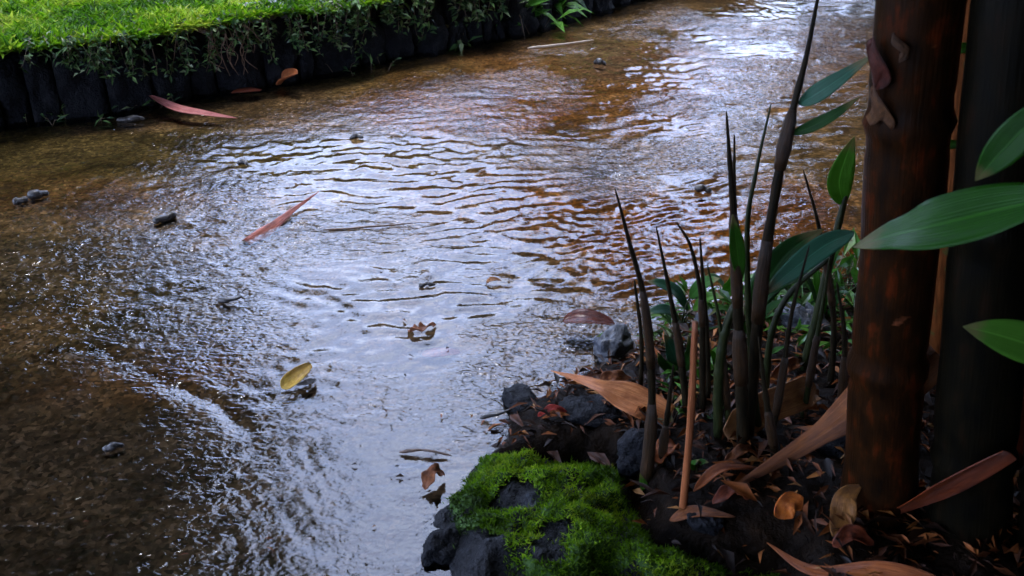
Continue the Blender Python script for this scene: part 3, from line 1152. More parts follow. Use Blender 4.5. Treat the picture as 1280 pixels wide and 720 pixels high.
def stick(pix, r0, r1, mat, label, name="twig", cat="twig", group=None, z=None, ns=9, seed=0):
    """a piece of twig with uneven thickness, lying through photographed points"""
    P = [GZ(a, b, c) for a, b, c in pix]
    path = smooth_path(P, 18)
    q_ = np.linspace(0, 1, 18)
    rr = np.linspace(r0, r1, 18) * (.72 + .6 * vnoise(q_ * 4 + seed * 3.1, seed)) * np.minimum(1, .45 + 5 * np.minimum(q_, 1 - q_))
    path = path + smooth_path(RNG.normal(0, r0 * .35, (5, 3)) * (1, 1, .4), 18)
    V, Fc, uv = tube_data(path, rr, ns)
    V = np.array(V)
    c = V.mean(0)
    o = mk(name, V - c, Fc, mat, uv=uv)
    o.location = c
    return tag(o, label, cat, group)


gs = "broken bits of dark wood in the stream"
stick([(191, 277, .004), (205, 272, .007), (220, 269, .005)], .0085, .007, blackm, "black chunk of wood left of the long red floating sheath", group=gs, seed=1)
stick([(36, 245, .004), (48, 242, .008), (60, 241, .004)], .010, .008, blackm, "larger of two black wood lumps near the left edge", group=gs, seed=2)
stick([(18, 252, .004), (25, 250, .006), (32, 249, .004)], .008, .007, blackm, "smaller of two black wood lumps near the left edge", group=gs, seed=3)
stick([(297, 205, .003), (304, 203, .006), (310, 205, .003)], .007, .005, blackm, "tiny dark wood bit up the stream beyond the red floating sheath", group=gs, seed=4)
stick([(439, 173, .003), (446, 170, .010), (453, 174, .003)], .008, .005, blackm, "dark wood bit where the bright sky reflection begins", group=gs, seed=5)
stick([(150, 150, .004), (166, 148, .008), (181, 148, .005)], .009, .007, blackm, "dark wood bit close to the wall left of the pink leaf", group=gs, seed=6)
stick([(272, 376, .002), (288, 376, .006), (304, 370, .010)], .0045, .003, blackm, "thin dark twig bit standing out of the brown shallows", group=gs, seed=7)
stick([(405, 287, .001), (460, 284, .004), (518, 279, .003)], .0022, .0014, twigm, "long thin straight twig right of the red floating sheath", seed=8)
stick([(660, 60, .004), (690, 57, .007), (742, 50, .004)], .0048, .003, m_stone("pale_twig", (.35, .28, .2), (.6, .5, .4), 60, .4, .2), "pale thin twig far up the stream below the wall", seed=9)
stick([(499, 565, .003), (530, 563, .008), (566, 570, .004)], .0024, .0014, twigm, "bent brown twig in the water left of the mossy rock", seed=10)
stick([(600, 523, .004), (620, 518, .010), (642, 512, .012)], .0028, .002, blackm, "short dark twig touching the bank above the mossy rock", seed=11)
stick([(130, 562, .003), (142, 558, .006), (156, 556, .004)], .006, .004, blackm, "small dark wood bit on the gravel at lower left", group=gs, seed=12)
stick([(868, 238, .003), (878, 236, .009), (888, 239, .003)], .008, .006, blackm, "dark wood bit in the orange shallows beyond the spiky shoots", group=gs, seed=13)
stick([(744, 79, .003), (750, 78, .010), (757, 80, .003)], .011, .008, blackm, "farthest dark wood bit below a pale patch of water", group=gs, seed=14)
stick([(524, 356, .003), (534, 355, .006), (543, 357, .003)], .005, .003, blackm, "dark wood crumb in the pale middle of the stream", group=gs, seed=15)

# ------------------------------------------------------------------ sheaths and leaves lying on the soil
def hp(px, py, up=.0):
    return HIT(px, py) + np.array([0, 0, up])


gsh = "dry bamboo sheaths on the soil"
leaf_obj("bamboo_sheath", "broad orange sheath lying across the bank behind the moss", "sheath", [hp(836, 534, .016), hp(780, 517, .028), hp(735, 500, .030), hp(688, 478, .022)], .050, m_dry("salmon_sheath", (.46, .17, .07), (.70, .36, .20), (.26, .09, .04)), gsh, .001,
         curl=.55, roll=.15, shape="sheath", nl=30, nw=11, up=(.1, -.55, 1), wav=.05)
leaf_obj("bamboo_sheath", "long tan sheath folded lengthwise and leaning on the thick culm", "sheath", [AT(1170, 440, .850), AT(1090, 500, .858), AT(1000, 560, .880), hp(906, 620, .006)], .072, m_dry("folded_sheath", (.17, .06, .022), (.32, .14, .06), (.08, .026, .012), .45, .1), gsh, .0012,
         fold=-.45, roll=.0, shape="sheath", nl=34, nw=11, up=(-.25, -.85, .5), wav=.03)
leaf_obj("bamboo_sheath", "short pale tan sheath curled up between the shoot bases", "sheath", [hp(905, 552, .012), hp(945, 535, .03), hp(985, 522, .035), hp(1015, 505, .03)], .048, tanm, gsh, .0012, curl=.8, roll=-.3, shape="strap", nl=26, nw=9, up=(0, -.7, .7))
leaf_obj("bamboo_sheath", "dark red sheath sweeping up at the lower right", "sheath", [AT(1262, 566, .725), AT(1170, 614, .765), AT(1110, 642, .80), hp(1060, 657, .012)], .027, m_dry("red_brown_sheath", (.11, .022, .007), (.20, .05, .018), (.05, .012, .005), .4, .15), gsh, .0012,
         curl=.7, roll=.3, shape="sheath", nl=28, nw=9, up=(0, -.8, .6))
leaf_obj("bamboo_sheath", "small upright ochre sheath tip at the end of the red sweeping sheath", "sheath", [hp(1041, 675, .004), hp(1050, 660, .02), hp(1052, 650, .035), hp(1070, 640, .04)], .030, m_dry("ochre_sheath", (.22, .10, .025), (.34, .18, .06), (.11, .05, .015)), gsh, .001, curl=.6, roll=.6, shape="lance", up=(0, -1, .2))
leaf_obj("bamboo_sheath", "wide red brown sheath lying along the bottom edge", "sheath", [hp(1200, 765, .012), hp(1100, 738, .018), hp(1010, 726, .016), hp(957, 688, .012)], .038, orangem, gsh, .001, curl=.5, roll=.1, shape="sheath", nl=28, nw=9, up=(0, -.5, 1))
leaf_obj("bamboo_sheath", "thin twisted sheath strip under the long folded sheath", "sheath", [hp(866, 622, .01), hp(895, 608, .022), hp(925, 603, .02), hp(960, 596, .012)], .020, orangem, gsh, .001, fold=.6, roll=.3, shape="lance", up=(0, -.6, .8), twist=1.0)
leaf_obj("bamboo_sheath", "narrow flat sheath strip at the foot of the orange stick", "sheath", [hp(836, 660, .012), hp(868, 655, .018), hp(918, 656, .012)], .018, brownm, gsh, .001, fold=.3, roll=.2, shape="lance", up=(0, -.4, 1))
leaf_obj("bamboo_sheath", "pale grey green leaf end below the broad orange sheath", "sheath", [hp(815, 528, .012), hp(826, 531, .016), hp(840, 538, .008)], .026, m_leaf("grey_green", (.16, .17, .10), (.28, .28, .18), .4, 0), gsh, .001, fold=.2, shape="oval", up=(0, -.3, 1))
gl_ = "small dry leaves on the soil"
for (pa, pb, pc, w_, m_, lb) in (
        ((820, 585), (832, 575), (846, 565), .030, orangem, "small bright orange leaf beside the shoot bases"),
        ((972, 655), (984, 645), (1002, 640), .030, m_dry("vivid_orange", (.50, .13, .02), (.7, .28, .06), (.3, .07, .02)), "vivid orange leaf scrap below the long folded sheath"),
        ((748, 488), (765, 486), (790, 482), .026, brownm, "brown leaf scrap above the broad orange sheath"),
        ((672, 526), (690, 524), (708, 522), .010, m_dry("crimson_leaf", (.35, .03, .03), (.5, .08, .07), (.2, .02, .02)), "thin crimson leaf strip behind the moss"),
        ((532, 618), (542, 606), (556, 600), .026, brownm, "crumpled brown leaf caught at the left edge of the mossy rock"),
        ((996, 520), (1010, 510), (1022, 500), .028, tanm, "pale upright leaf scrap in front of the thick culm"),
        ((905, 585), (925, 578), (940, 570), .016, brownm, "dark brown leaf strip between the shoots and the folded sheath"),
        ((962, 478), (985, 470), (1005, 460), .022, brownm, "brown leaf behind the shoot bases near the blue grey stone"),
        ((1040, 690), (1060, 682), (1090, 690), .02, darkredm, "dull red leaf just above the bottom sheath"),
        ((890, 636), (915, 628), (935, 632), .02, darkredm, "dark red curled leaf right of the orange stick")):
    leaf_obj("dry_leaf", lb, "leaf", [hp(*pa, .008), hp(*pb, .02), hp(*pc, .010)], w_, m_, gl_, .0009, curl=.8, roll=random.uniform(-.3, .6), shape="oval", nw=9, up=(0, -.6, .8), wav=.15, seed=w_ * 900)

# ------------------------------------------------------------------ bamboo: shoots, culms, leaves
shootm, nt, out = mat_new("shoot_bark")
uv = uvn(nt)
n1 = noise_n(nt, stretch(nt, uv, (14, 5, 1)), 2.0, 4)
col = ramp(nt, n1, [(.3, (.006, .006, .004)), (.6, (.020, .014, .007)), (.8, (.05, .026, .013))])
princ(nt, out, col, .4, bump(nt, noise_n(nt, stretch(nt, uv, (5, 40, 1)), 1.0, 2), .5, .002), .08, 0)
shootgm, nt, out = mat_new("green_shoot_bark")
uv = uvn(nt)
n1 = noise_n(nt, stretch(nt, uv, (14, 5, 1)), 2.0, 4)
col = ramp(nt, n1, [(.3, (.008, .012, .004)), (.6, (.024, .030, .009)), (.8, (.06, .035, .015))])
princ(nt, out, col, .4, None, .2, 0)
shoots_m = m_dry("shoot_sheath", (.022, .014, .007), (.060, .032, .014), (.012, .009, .005), .5, .05)
lf1 = m_leaf("green_leaf", (.022, .095, .008), (.048, .18, .014))
lf2 = m_leaf("deep_green_leaf", (.012, .055, .008), (.025, .10, .014), .26)
lf3 = m_leaf("bright_green_leaf", (.06, .19, .015), (.11, .30, .03), .34, .35)
lf4 = m_leaf("blue_green_leaf", (.02, .085, .045), (.045, .15, .085), .20, .15)


def shoot(pix, w0, w1, label, mat=shootm, base=None, lean=0.0, sheaths=(), name="bamboo_shoot", grp="thin spiky bamboo shoots", cat="shoot"):
    """pix from the foot upward; w in photo pixels at foot and tip; the foot stands on the soil"""
    b = HIT(*pix[0])
    P = [b - np.array([0, 0, .02])]
    for i, q in enumerate(pix[1:], 1):
        P.append(AT(q[0], q[1], b[1] + lean * i / (len(pix) - 1)))
    path = smooth_path(P, 34)
    f = np.linspace(0, 1, 34)
    r = pxw(1, b) * (.62 * w0 / 2 * (1 - f) ** .95 + w1 / 2 * f ** .5)
    seg = (f * len(pix) * 1.6) % 1
    r = r * (1 + .22 * np.exp(-((seg - .5) / .10) ** 2) * (f < .8))
    r[-1] *= .4
    t = thing(name, label, cat, b, grp)
    V, Fc, uv = tube_data(path, r, 10)
    mk("stem", V, Fc, mat, t, uv=uv)
    for (a0, a1, wd) in sheaths:
        i0, i1 = int(a0 * 33), int(a1 * 33)
        sp_ = path[i0:i1 + 1]
        Vs, Fs, us = tube_data(sp_, r[i0:i1 + 1] + pxw(wd / 3.2, b) * np.sin(np.linspace(.35, math.pi, i1 - i0 + 1)) ** .7 + .0003, 10)
        mk("sheath", Vs, Fs, shoots_m, t, uv=[(q[0] * 6, q[1]) for q in us])
    t["_y"] = b[1]
    return t, path


def blade(t, pix, w, mat, Y0, dY=0.0, up=(0, -.5, 1), roll=0.0, fold=.2, shape="lance", sag=None, **kw):
    """a green leaf on a stem; pix from its base to its tip, w in photo pixels"""
    n_ = len(pix)
    P = [AT(a, b, Y0 + dY * i / max(1, n_ - 1)) for i, (a, b) in enumerate(pix)]
    return leaf_obj("leaf", None, None, P, pxw(w, P[n_ // 2]), mat, None, .0005, parent=t, up=up, roll=roll, fold=fold, shape=shape, nl=30, nw=9, **kw)


for (pix_, w0_, lb_) in (([(962, 560), (978, 470), (990, 390), (1012, 306)], 13, "thin dark stem leaning right behind the tallest shoot"),
                        ([(1004, 520), (1018, 440), (1030, 372), (1038, 318)], 12, "thin dark stem close left of the thick culm"),
                        ([(915, 545), (906, 470), (899, 400), (884, 330)], 12, "thin dark stem leaning left of the tall spiky shoot"),
                        ([(1052, 520), (1056, 430), (1046, 352)], 15, "short dark stem hard against the thick culm"),
                        ([(826, 580), (834, 520), (842, 455)], 16, "stubby dark stem beside the leftmost tall shoot"),
                        ([(975, 575), (958, 500), (948, 420)], 18, "stubby dark stem in front of the tallest shoot")):
    shoot(pix_, w0_, 2, lb_, shootgm if w0_ < 13 else shootm, sheaths=((.2, .45, 4),))
tS, pS = shoot([(935, 552), (943, 450), (953, 345), (973, 220), (988, 150), (1008, 70), (1024, -12)], 24, 3, "tallest shoot with a swollen joint and two green leaves reaching right", shootm, sheaths=((.53, .70, 9), (.25, .40, 6)))
Ys = tS["_y"]
blade(tS, [(988, 168), (1015, 158), (1045, 142), (1076, 120)], 17, lf2, Ys, -.03, up=(0, -1, .6), roll=.3)
blade(tS, [(998, 130), (1020, 118), (1050, 98), (1095, 66)], 25, lf4, Ys, -.04, up=(0, -.9, .6), roll=.2)
t_, p_ = shoot([(808, 600), (815, 500), (806, 380), (786, 300), (769, 236)], 18, 2, "leftmost tall spiky shoot with a bare dark tip", sheaths=((.35, .55, 4), (.0, .25, 8)))
blade(t_, [(812, 640), (806, 610), (800, 592)], 12, lf3, t_["_y"], -.02, up=(0, -1, 0))
shoot([(800, 500), (802, 430), (793, 350)], 9, 3, "short dark spike just left of the leftmost tall shoot")
shoot([(862, 520), (850, 440), (836, 360), (820, 282)], 15, 2, "thin spiky shoot leaning left beside the leftmost tall shoot", sheaths=((.3, .5, 4),))
shoot([(880, 510), (878, 430), (876, 370), (864, 310), (846, 278)], 13, 2, "forked spike behind the pale split stick, left prong", sheaths=((.35, .5, 4),))
shoot([(888, 500), (884, 420), (878, 340), (875, 297)], 10, 2, "forked spike behind the pale split stick, right prong")
t_, p_ = shoot([(932, 560), (926, 470), (922, 380), (917, 270), (912, 200), (908, 138)], 24, 2, "tall spiky shoot with a small upright green leaf on its middle", sheaths=((.42, .62, 5), (.2, .35, 8)))
blade(t_, [(926, 352), (922, 318), (919, 292), (916, 268)], 20, lf1, t_["_y"], -.03, up=(0, -1, .1))
shoot([(921, 285), (918, 230), (918, 168)], 9, 2, "short spike rising close against the tall spiky shoot", name="bamboo_shoot")
shoot([(952, 540), (938, 430), (934, 290), (946, 210), (964, 129)], 14, 2, "thin bowed spike between the two tallest shoots", shootgm)
shoot([(1040, 480), (1042, 400), (1025, 290), (1004, 212)], 13, 2, "thin spike leaning left in front of the blue grey stone", sheaths=((.4, .6, 4),))
t_, p_ = shoot([(1002, 462), (1020, 400), (1036, 330), (1052, 265), (1058, 240)], 15, 6, "green stem with a broad round leaf against the thick culm", shootgm)
blade(t_, [(1054, 256), (1049, 228), (1056, 200), (1068, 170)], 34, lf3, t_["_y"], -.02, up=(0, -1, .1), shape="lance")
t_, p_ = shoot([(900, 545), (898, 480), (905, 420), (918, 380)], 16, 9, "stubby green stem between the spiky shoots", shootgm)
t_, p_ = shoot([(958, 520), (962, 430), (985, 370), (1040, 320)], 12, 5, "arching stem with three long blue green leaves in front of the blue grey stone", shootgm)
blade(t_, [(944, 388), (960, 350), (990, 312), (1030, 286)], 42, lf2, t_["_y"], .0, up=(-.3, -1, .5), roll=-.2)
blade(t_, [(1068, 290), (1030, 308), (985, 342), (950, 372)], 30, lf4, t_["_y"] - .03, -.02, up=(-.2, -.8, .9), roll=.1)
blade(t_, [(1008, 348), (985, 352), (960, 370), (952, 392)], 12, lf2, t_["_y"], -.02)
# pale split stick
b = HIT(853, 645)
top = AT(869, 402, b[1] + .02)
V, Fc, uv = tube_data(smooth_path([b - (0, 0, .02), (b + top) / 2 + (.002, 0, 0), top], 20), np.linspace(pxw(5.0, b), pxw(3.6, b), 20) * (.9 + .22 * vnoise(np.arange(20) * .8, 3)), 10)
o = mk("stick", np.array(V) - b, Fc, m_dry("split_stick", (.26, .085, .04), (.50, .22, .13), (.12, .04, .02), .4, .15, 12), uv=uv)
o.location = b
tag(o, "straight orange brown stick standing upright among the shoots", "stick")

# low leafy plants by the water
gp = "low leafy plants among the bamboo shoots"


def herb(px, py, leaves, label, mat=lf1, Y=None):
    b = HIT(px, py)
    t = thing("leafy_plant", label, "plant", b, gp)
    mb = MB()
    for pix, w, m_, dY in leaves:
        y0 = b[1] + random.uniform(-.02, .02)
        q0 = AT(*pix[0], y0)
        mb = MB()
        mb.tube(smooth_path([b - (0, 0, .01), (b + q0) / 2 + (0, 0, .012), q0], 8), .0012, 5)
        mb.build('stem', shootgm, t)
        blade(t, pix, w, m_, y0, dY, up=(0, -.7, 1), roll=random.uniform(-.3, .3), shape="lance")


herb(848, 418, [([(850, 400), (835, 388), (820, 388), (805, 394)], 16, lf4, -.03), ([(860, 388), (845, 365), (825, 355), (808, 352)], 20, lf4, -.02), ([(862, 372), (880, 355), (900, 348)], 20, lf1, -.03),
                ([(866, 388), (885, 372), (905, 372)], 16, lf3, -.03)], "spreading plant with blue green leaves left of the tall shoots")
herb(912, 392, [([(905, 372), (915, 352), (918, 328)], 18, lf3, -.02), ([(908, 362), (895, 348), (882, 345)], 14, lf1, -.03), ([(915, 375), (932, 362), (945, 365)], 14, lf1, -.03)], "small bright green plant between the spiky shoots")
herb(850, 470, [([(848, 462), (840, 438), (830, 418)], 24, lf4, -.02), ([(856, 465), (862, 440), (860, 420)], 18, lf2, -.02), ([(845, 468), (828, 455), (822, 440)], 14, lf2, -.02)], "dark blue green plant low behind the straight stick")
herb(897, 452, [([(890, 448), (898, 440), (908, 436)], 14, lf3, -.02), ([(898, 455), (892, 446), (886, 436)], 11, lf3, -.02)], "tiny bright plant low between the shoot bases")
herb(770, 428, [([(765, 424), (775, 418), (788, 420)], 9, lf3, -.02), ([(768, 426), (758, 419), (745, 421)], 9, lf3, -.02), ([(770, 428), (776, 436), (768, 440)], 8, lf1, -.02)], "tiny seedling beside the purple brown leaf")
herb(872, 590, [([(870, 586), (876, 578), (886, 578)], 10, lf1, -.01), ([(868, 588), (866, 580), (874, 574)], 8, lf1, -.01)], "tiny green seedling right of the straight stick")
herb(1005, 342, [([(1000, 335), (985, 318), (975, 300)], 12, lf1, 0), ([(1005, 335), (1020, 312), (1030, 300)], 12, lf1, 0), ([(1008, 338), (1040, 325), (1056, 322)], 12, lf2, -.03), ([(1000, 338), (975, 335), (960, 345)], 11, lf1, -.03)],
     "dark plant at the water's edge behind the arching leaves")
herb(1028, 405, [([(1026, 398), (1010, 350), (985, 322), (962, 330)], 11, lf2, -.03), ([(1030, 398), (1034, 340), (1050, 305), (1066, 300)], 11, lf1, -.02), ([(1024, 400), (996, 375), (972, 380), (955, 398)], 9, lf1, -.04),
                ([(1032, 400), (1048, 372), (1058, 366), (1066, 380)], 9, lf2, -.04), ([(1028, 398), (1020, 345), (1024, 310)], 9, lf3, .02)], "tuft of narrow drooping green blades in front of the blue grey stone")
herb(940, 430, [([(938, 424), (922, 396), (902, 385), (884, 396)], 9, lf1, -.03), ([(942, 424), (955, 392), (975, 378), (992, 388)], 9, lf2, -.03), ([(940, 424), (938, 385), (930, 360)], 9, lf3, .0)], "narrow bladed tuft around the foot of the tallest shoot")
gq = "small weeds among the bamboo shoots"
for (px, py, n_, L_, lb_) in ((838, 428, 9, .05, "small weed just right of the grey wet stone by the purple leaf"), (882, 402, 10, .06, "green weed behind the pale straight stick"),
                              (944, 402, 10, .07, "green weed behind the foot of the tallest shoot"), (978, 384, 12, .07, "leafy weed at the water's edge left of the blue grey stone"),
                              (1034, 372, 14, .09, "leafy weed between the blue grey stone and the thick culm"), (1052, 432, 8, .06, "low weed against the foot side of the thick culm"),
                              (862, 505, 7, .045, "tiny weed between the straight stick and the leftmost tall shoot"), (906, 476, 8, .05, "low weed among the middle shoot bases")):
    rosette(px, py, int(n_ * 1.6), L_, L_ * .22, lb_, shrubm if n_ % 3 else creepm, .8, grp=gq, spread=.025)
# fine dark grass at the far rim
b0 = GZ(1000, 345)
n = 520
gx = RNG.uniform(.28, .75, n)
gy = RNG.uniform(1.30, 1.62, n)
gd = poly_sd(gx, gy, SOIL)
kp = (gd > -.01) & (gd < .22)
gx, gy = gx[kp], gy[kp]
n = len(gx)
V, Fc = leaf_batch(np.c_[gx, gy, surf_z(gx, gy)], rand_dirs(n, .9, .5), rand_dirs(n, .8, .4), RNG.uniform(.03, .10, n), RNG.uniform(.0025, .005, n))
o = mk("tuft_grass", V, Fc, m_rnd("dark_grass", [(0, (.012, .035, .010)), (.6, (.03, .08, .02)), (1, (.08, .15, .05))], .35, .2), attrs={"rnd": np.repeat(RNG.random(n), 5)}, smooth=False)
tag(o, "thin dark grass tufts on the water's edge behind the shoots", "grass", kind="stuff")

# culms
def culm_mat(name, c0, c1, c2, patch_c, pw):
    m, nt, out = mat_new(name)
    uv = uvn(nt)
    n1 = noise_n(nt, stretch(nt, uv, (5, 9, 1)), 1.6, 5, .6)
    n2 = noise_n(nt, stretch(nt, uv, (9, 3.4, 1)), 1.5, 3, .5)
    f = noise_n(nt, stretch(nt, uv, (6, 90, 1)), 1.0, 2)
    col = ramp(nt, n1, [(.3, c0), (.55, c1), (.75, c2)])
    col = mixc(nt, ramp(nt, n2, [(pw, (0, 0, 0)), (pw + .05, (1, 1, 1))]), col, patch_c)
    princ(nt, out, col, .42, bump(nt, f, .4, .002), .05, 0)
    return m


cm_dark = culm_mat("dark_culm", (.005, .003, .0015), (.020, .007, .002), (.085, .014, .003), (.15, .045, .018), .70)
cm_shaded = culm_mat("shaded_culm", (.002, .002, .0015), (.005, .004, .002), (.012, .006, .003), (.03, .010, .005), .74)  # near-black version of the culm colours, with the clump's shade put in
cm_orange = culm_mat("orange_culm", (.06, .02, .006), (.15, .045, .012), (.24, .08, .02), (.08, .07, .02), .6)
cm_red = culm_mat("red_culm", (.10, .02, .008), (.22, .04, .014), (.28, .08, .03), (.1, .03, .01), .7)
folm = m_rnd("bamboo_foliage", [(0, (.025, .07, .012)), (.6, (.05, .12, .02)), (1, (.10, .17, .03))], .4, .15)


def culm(pb, pt, rad, label, mat, H=4.2, nodes=.27, fol=2200, first=.09, foly=None, spread=1.0):
    """pb: photographed foot, pt: where the axis leaves the picture; goes on up to a leafy head"""
    b = HIT(*pb)
    q = AT(pt[0], pt[1], b[1])
    d = (q - b) / (q[2] - b[2])
    t = thing("bamboo_culm", label, "bamboo", b, "thick bamboo culms at the right")
    zs = [-.05]
    step = .012
    while zs[-1] < H:
        zs.append(zs[-1] + (step if zs[-1] < 1.0 else .05))
    zs = np.array(zs)
    bend = 1.0 * np.clip(zs / H, 0, 2) ** 2.2
    path = b + np.outer(zs, d) + np.c_[bend * .75, bend * .1, 0 * zs]
    r = rad * (1 - .55 * np.clip(zs / H, 0, 1) ** 1.3)
    ph = ((zs - first) / nodes) % 1
    ph = np.minimum(ph, 1 - ph) * nodes
    r = r * (1 + .10 * np.exp(-(ph / .010) ** 2) - .05 * np.exp(-((ph - .018) / .008) ** 2)) * (1 + .12 * np.exp(-np.clip(zs, 0, 9) / .05))
    r = r * (1 + .06 * (vnoise(zs * 13, 0 * zs + pb[0], 5) - .5))
    path = path + np.c_[(vnoise(zs * 6, 0 * zs + pb[0] * .37, 6) - .5) * .006, 0 * zs, 0 * zs]
    V, Fc, uv = tube_data(path, r, 28)
    mk("culm", V, Fc, mat, t, uv=[(u_[0] * 3, u_[1]) for u_ in uv])
    if fol:
        n = fol
        k = RNG.integers(np.argmax(zs > 1.75), len(zs), n)
        a = RNG.uniform(0, 6.28, n)
        rr = RNG.uniform(.1, 1.25 * spread, n) * (.5 + .7 * np.sin(np.clip((zs[k] - H * .4) / (H * .62), 0, 1) * 3.1))
        P = path[k] + np.c_[rr * np.cos(a), rr * np.sin(a), RNG.normal(0, .2, n) - rr * .2]
        lump = fbm(P[:, 0] * 2.5 + P[:, 2], P[:, 1] * 2.5, 33, 2)
        P = P[(lump > .36) & (P[:, 2] > 1.35)]
        n = len(P)
        V, Fc = leaf_batch(P, rand_dirs(n, -.4, .4), rand_dirs(n, 1, .5), RNG.uniform(.14, .26, n), RNG.uniform(.025, .045, n))
        mk("foliage", V, Fc, folm, t, attrs={"rnd": np.repeat(RNG.random(n), 5)}, smooth=False)
    return t, b, d


tA, bA, dA = culm((1098, 622), (1139, 0), .0385, "thick dark culm nearest the water with pale scars on its side", cm_dark, first=.184)
tB, bB, dB = culm((1212, 650), (1264, 0), .040, "black culm second from the water, broad, shade put into its colour", cm_shaded)
tC, bC, dC = culm((1172, 470), (1206, 0), .0150, "thin orange culm seen in the gap between the two dark culms", cm_orange, H=3.6, fol=900)
tD, bD, dD = culm((1262, 560), (1318, 0), .040, "reddish culm at the right edge behind the black culm", cm_red)
tE, bE, dE = culm((1330, 690), (1400, 0), .045, "dark culm at the right edge near the bottom corner", cm_shaded)
culm((1250, 470), (1268, 0), .042, "shaded culm standing farther back behind the black culm", cm_shaded)
culm((1330, 480), (1360, 0), .040, "shaded culm farthest right behind the others", cm_shaded)


def scar(culm_t, b, d, rad, px, py, w, h, mat, name="sheath_scrap", shape="oval"):
    """a scrap of old sheath clinging to the culm's camera side"""
    c = b + d * (AT(px, py, b[1] - rad)[2] - b[2])
    hz = c[2]
    nl, nw = 12, 9
    cx = (AT(px, py, b[1] - rad)[0] - c[0]) / rad
    a0 = math.asin(max(-.95, min(.95, cx)))
    V, uv = [], []
    for i in range(nl):
        v = i / (nl - 1)
        prof = (1 - abs(2 * v - 1) ** 2) ** .6 if shape == "oval" else (1 - v) ** .8 + .05
        for k in range(nw):
            u_ = k / (nw - 1) * 2 - 1
            a = a0 + u_ * w / rad / 2 * prof + .15 * math.sin(v * 5)
            zz_ = hz + h * (v - .5) + .004 * math.sin(u_ * 4 + px)
            ax = b + d * (zz_ - b[2])
            rr = rad * 1.0 + .0022 * math.sin(v * 3.1)
            V.append((ax[0] + rr * math.sin(a), ax[1] - rr * math.cos(a), zz_))
            uv.append((v, k / (nw - 1)))
    V, Fc, uv = thicken(np.array(V), grid_faces(nl, nw), uv, .001)
    return mk(name, V, Fc, mat, culm_t, uv=uv)


scar_dim = m_dry('scar_dim', (.06, .03, .02), (.12, .07, .045), (.03, .015, .01))
scar(tA, bA, dA, .0385, 1106, 88, .022, .040, m_dry("scar_red", (.06, .011, .010), (.11, .027, .02), (.03, .008, .006)))["label"] = "dull red scrap of old sheath"
scar(tA, bA, dA, .0385, 1106, 140, .028, .032, m_dry("scar_tan", (.10, .05, .03), (.18, .10, .06), (.05, .025, .015)), shape="tri")["label"] = "tan torn scrap of old sheath"
scar(tA, bA, dA, .0385, 1128, 62, .005, .018, scar_dim)
# green node leaf scraps on the thin orange culm
for (px, py) in ((1202, 62), (1184, 182)):
    c = AT(px, py, bC[1] - .02)
    leaf_obj("leaf", None, None, [c + (-.022, 0, -.002), c + (0, -.004, .003), c + (.028, 0, 0)], .013, lf1, None, .0005, parent=tC, up=(0, -1, .2))


def big_leaf(label, pix, w, mat, Y0, dY, up=(0, -.6, 1), roll=0.0, fold=.16, grp="broad green bamboo leaves hanging in from the right", **kw):
    """a leaf on a thin twig that comes from the right-hand culm"""
    P = [AT(a, b, Y0 + dY * i / (len(pix) - 1)) for i, (a, b) in enumerate(pix)]
    t = thing("bamboo_leaf", label, "leaf", P[0], grp)
    V, Fc, uv = leaf_data(P, pxw(w, P[1]), up=up, roll=roll, fold=fold, nl=36, nw=11, **kw)
    V, Fc, uv = thicken(V, Fc, uv, .0005)
    mk("blade", V, Fc, mat, t, uv=uv)
    e_ = bE + dE * (P[0][2] - bE[2] + .05) - np.array([.04, 0.02, 0])
    mb = MB()
    mb.tube(smooth_path([P[0] + (P[1] - P[0]) * .02, P[0] * .6 + e_ * .4 + (0, 0, .03), e_], 12), np.linspace(.0016, .003, 12), 6)
    mb.build("stalk", shootgm, t)
    return t


bigm = m_leaf("fresh_big_leaf", (.014, .085, .004), (.032, .15, .007), .28, .4)
big_leaf("long green leaf pointing left across the thick culm, its tip pale", [(1330, 245), (1250, 262), (1160, 284), (1110, 296), (1066, 309)], 78, bigm, .64, .10, roll=.15)
big_leaf("green leaf hanging down at the right edge above the long one", [(1320, 120), (1275, 165), (1242, 200), (1219, 226)], 46, bigm, .66, .02, up=(-.5, -1, .4), roll=.1)
big_leaf("bright green leaf low at the right edge below the long one", [(1340, 450), (1290, 432), (1245, 418), (1204, 408)], 52, lf3, .62, .02, up=(0, -.8, .8), roll=.2)
t_, p_ = shoot([(1082, 420), (1100, 350), (1112, 310)], 5, 3, "slim green stem with a narrow leaf in front of the thick culm", shootgm)

# ------------------------------------------------------------------ trees and shrubs beyond, which the water mirrors, plus unseen ones added to block sky
barkm = m_stone("tree_bark", (.03, .022, .016), (.09, .07, .05), 12, .8, 0, .9, .03)
crownm = m_rnd("tree_leaves", [(0, (.015, .035, .008)), (.6, (.035, .075, .015)), (1, (.07, .12, .025))], .5, .15, 0, 3)
crownm2 = m_rnd("brown_green_leaves", [(0, (.03, .030, .010)), (.6, (.075, .065, .020)), (1, (.14, .11, .03))], .5, .15, 0, 3)


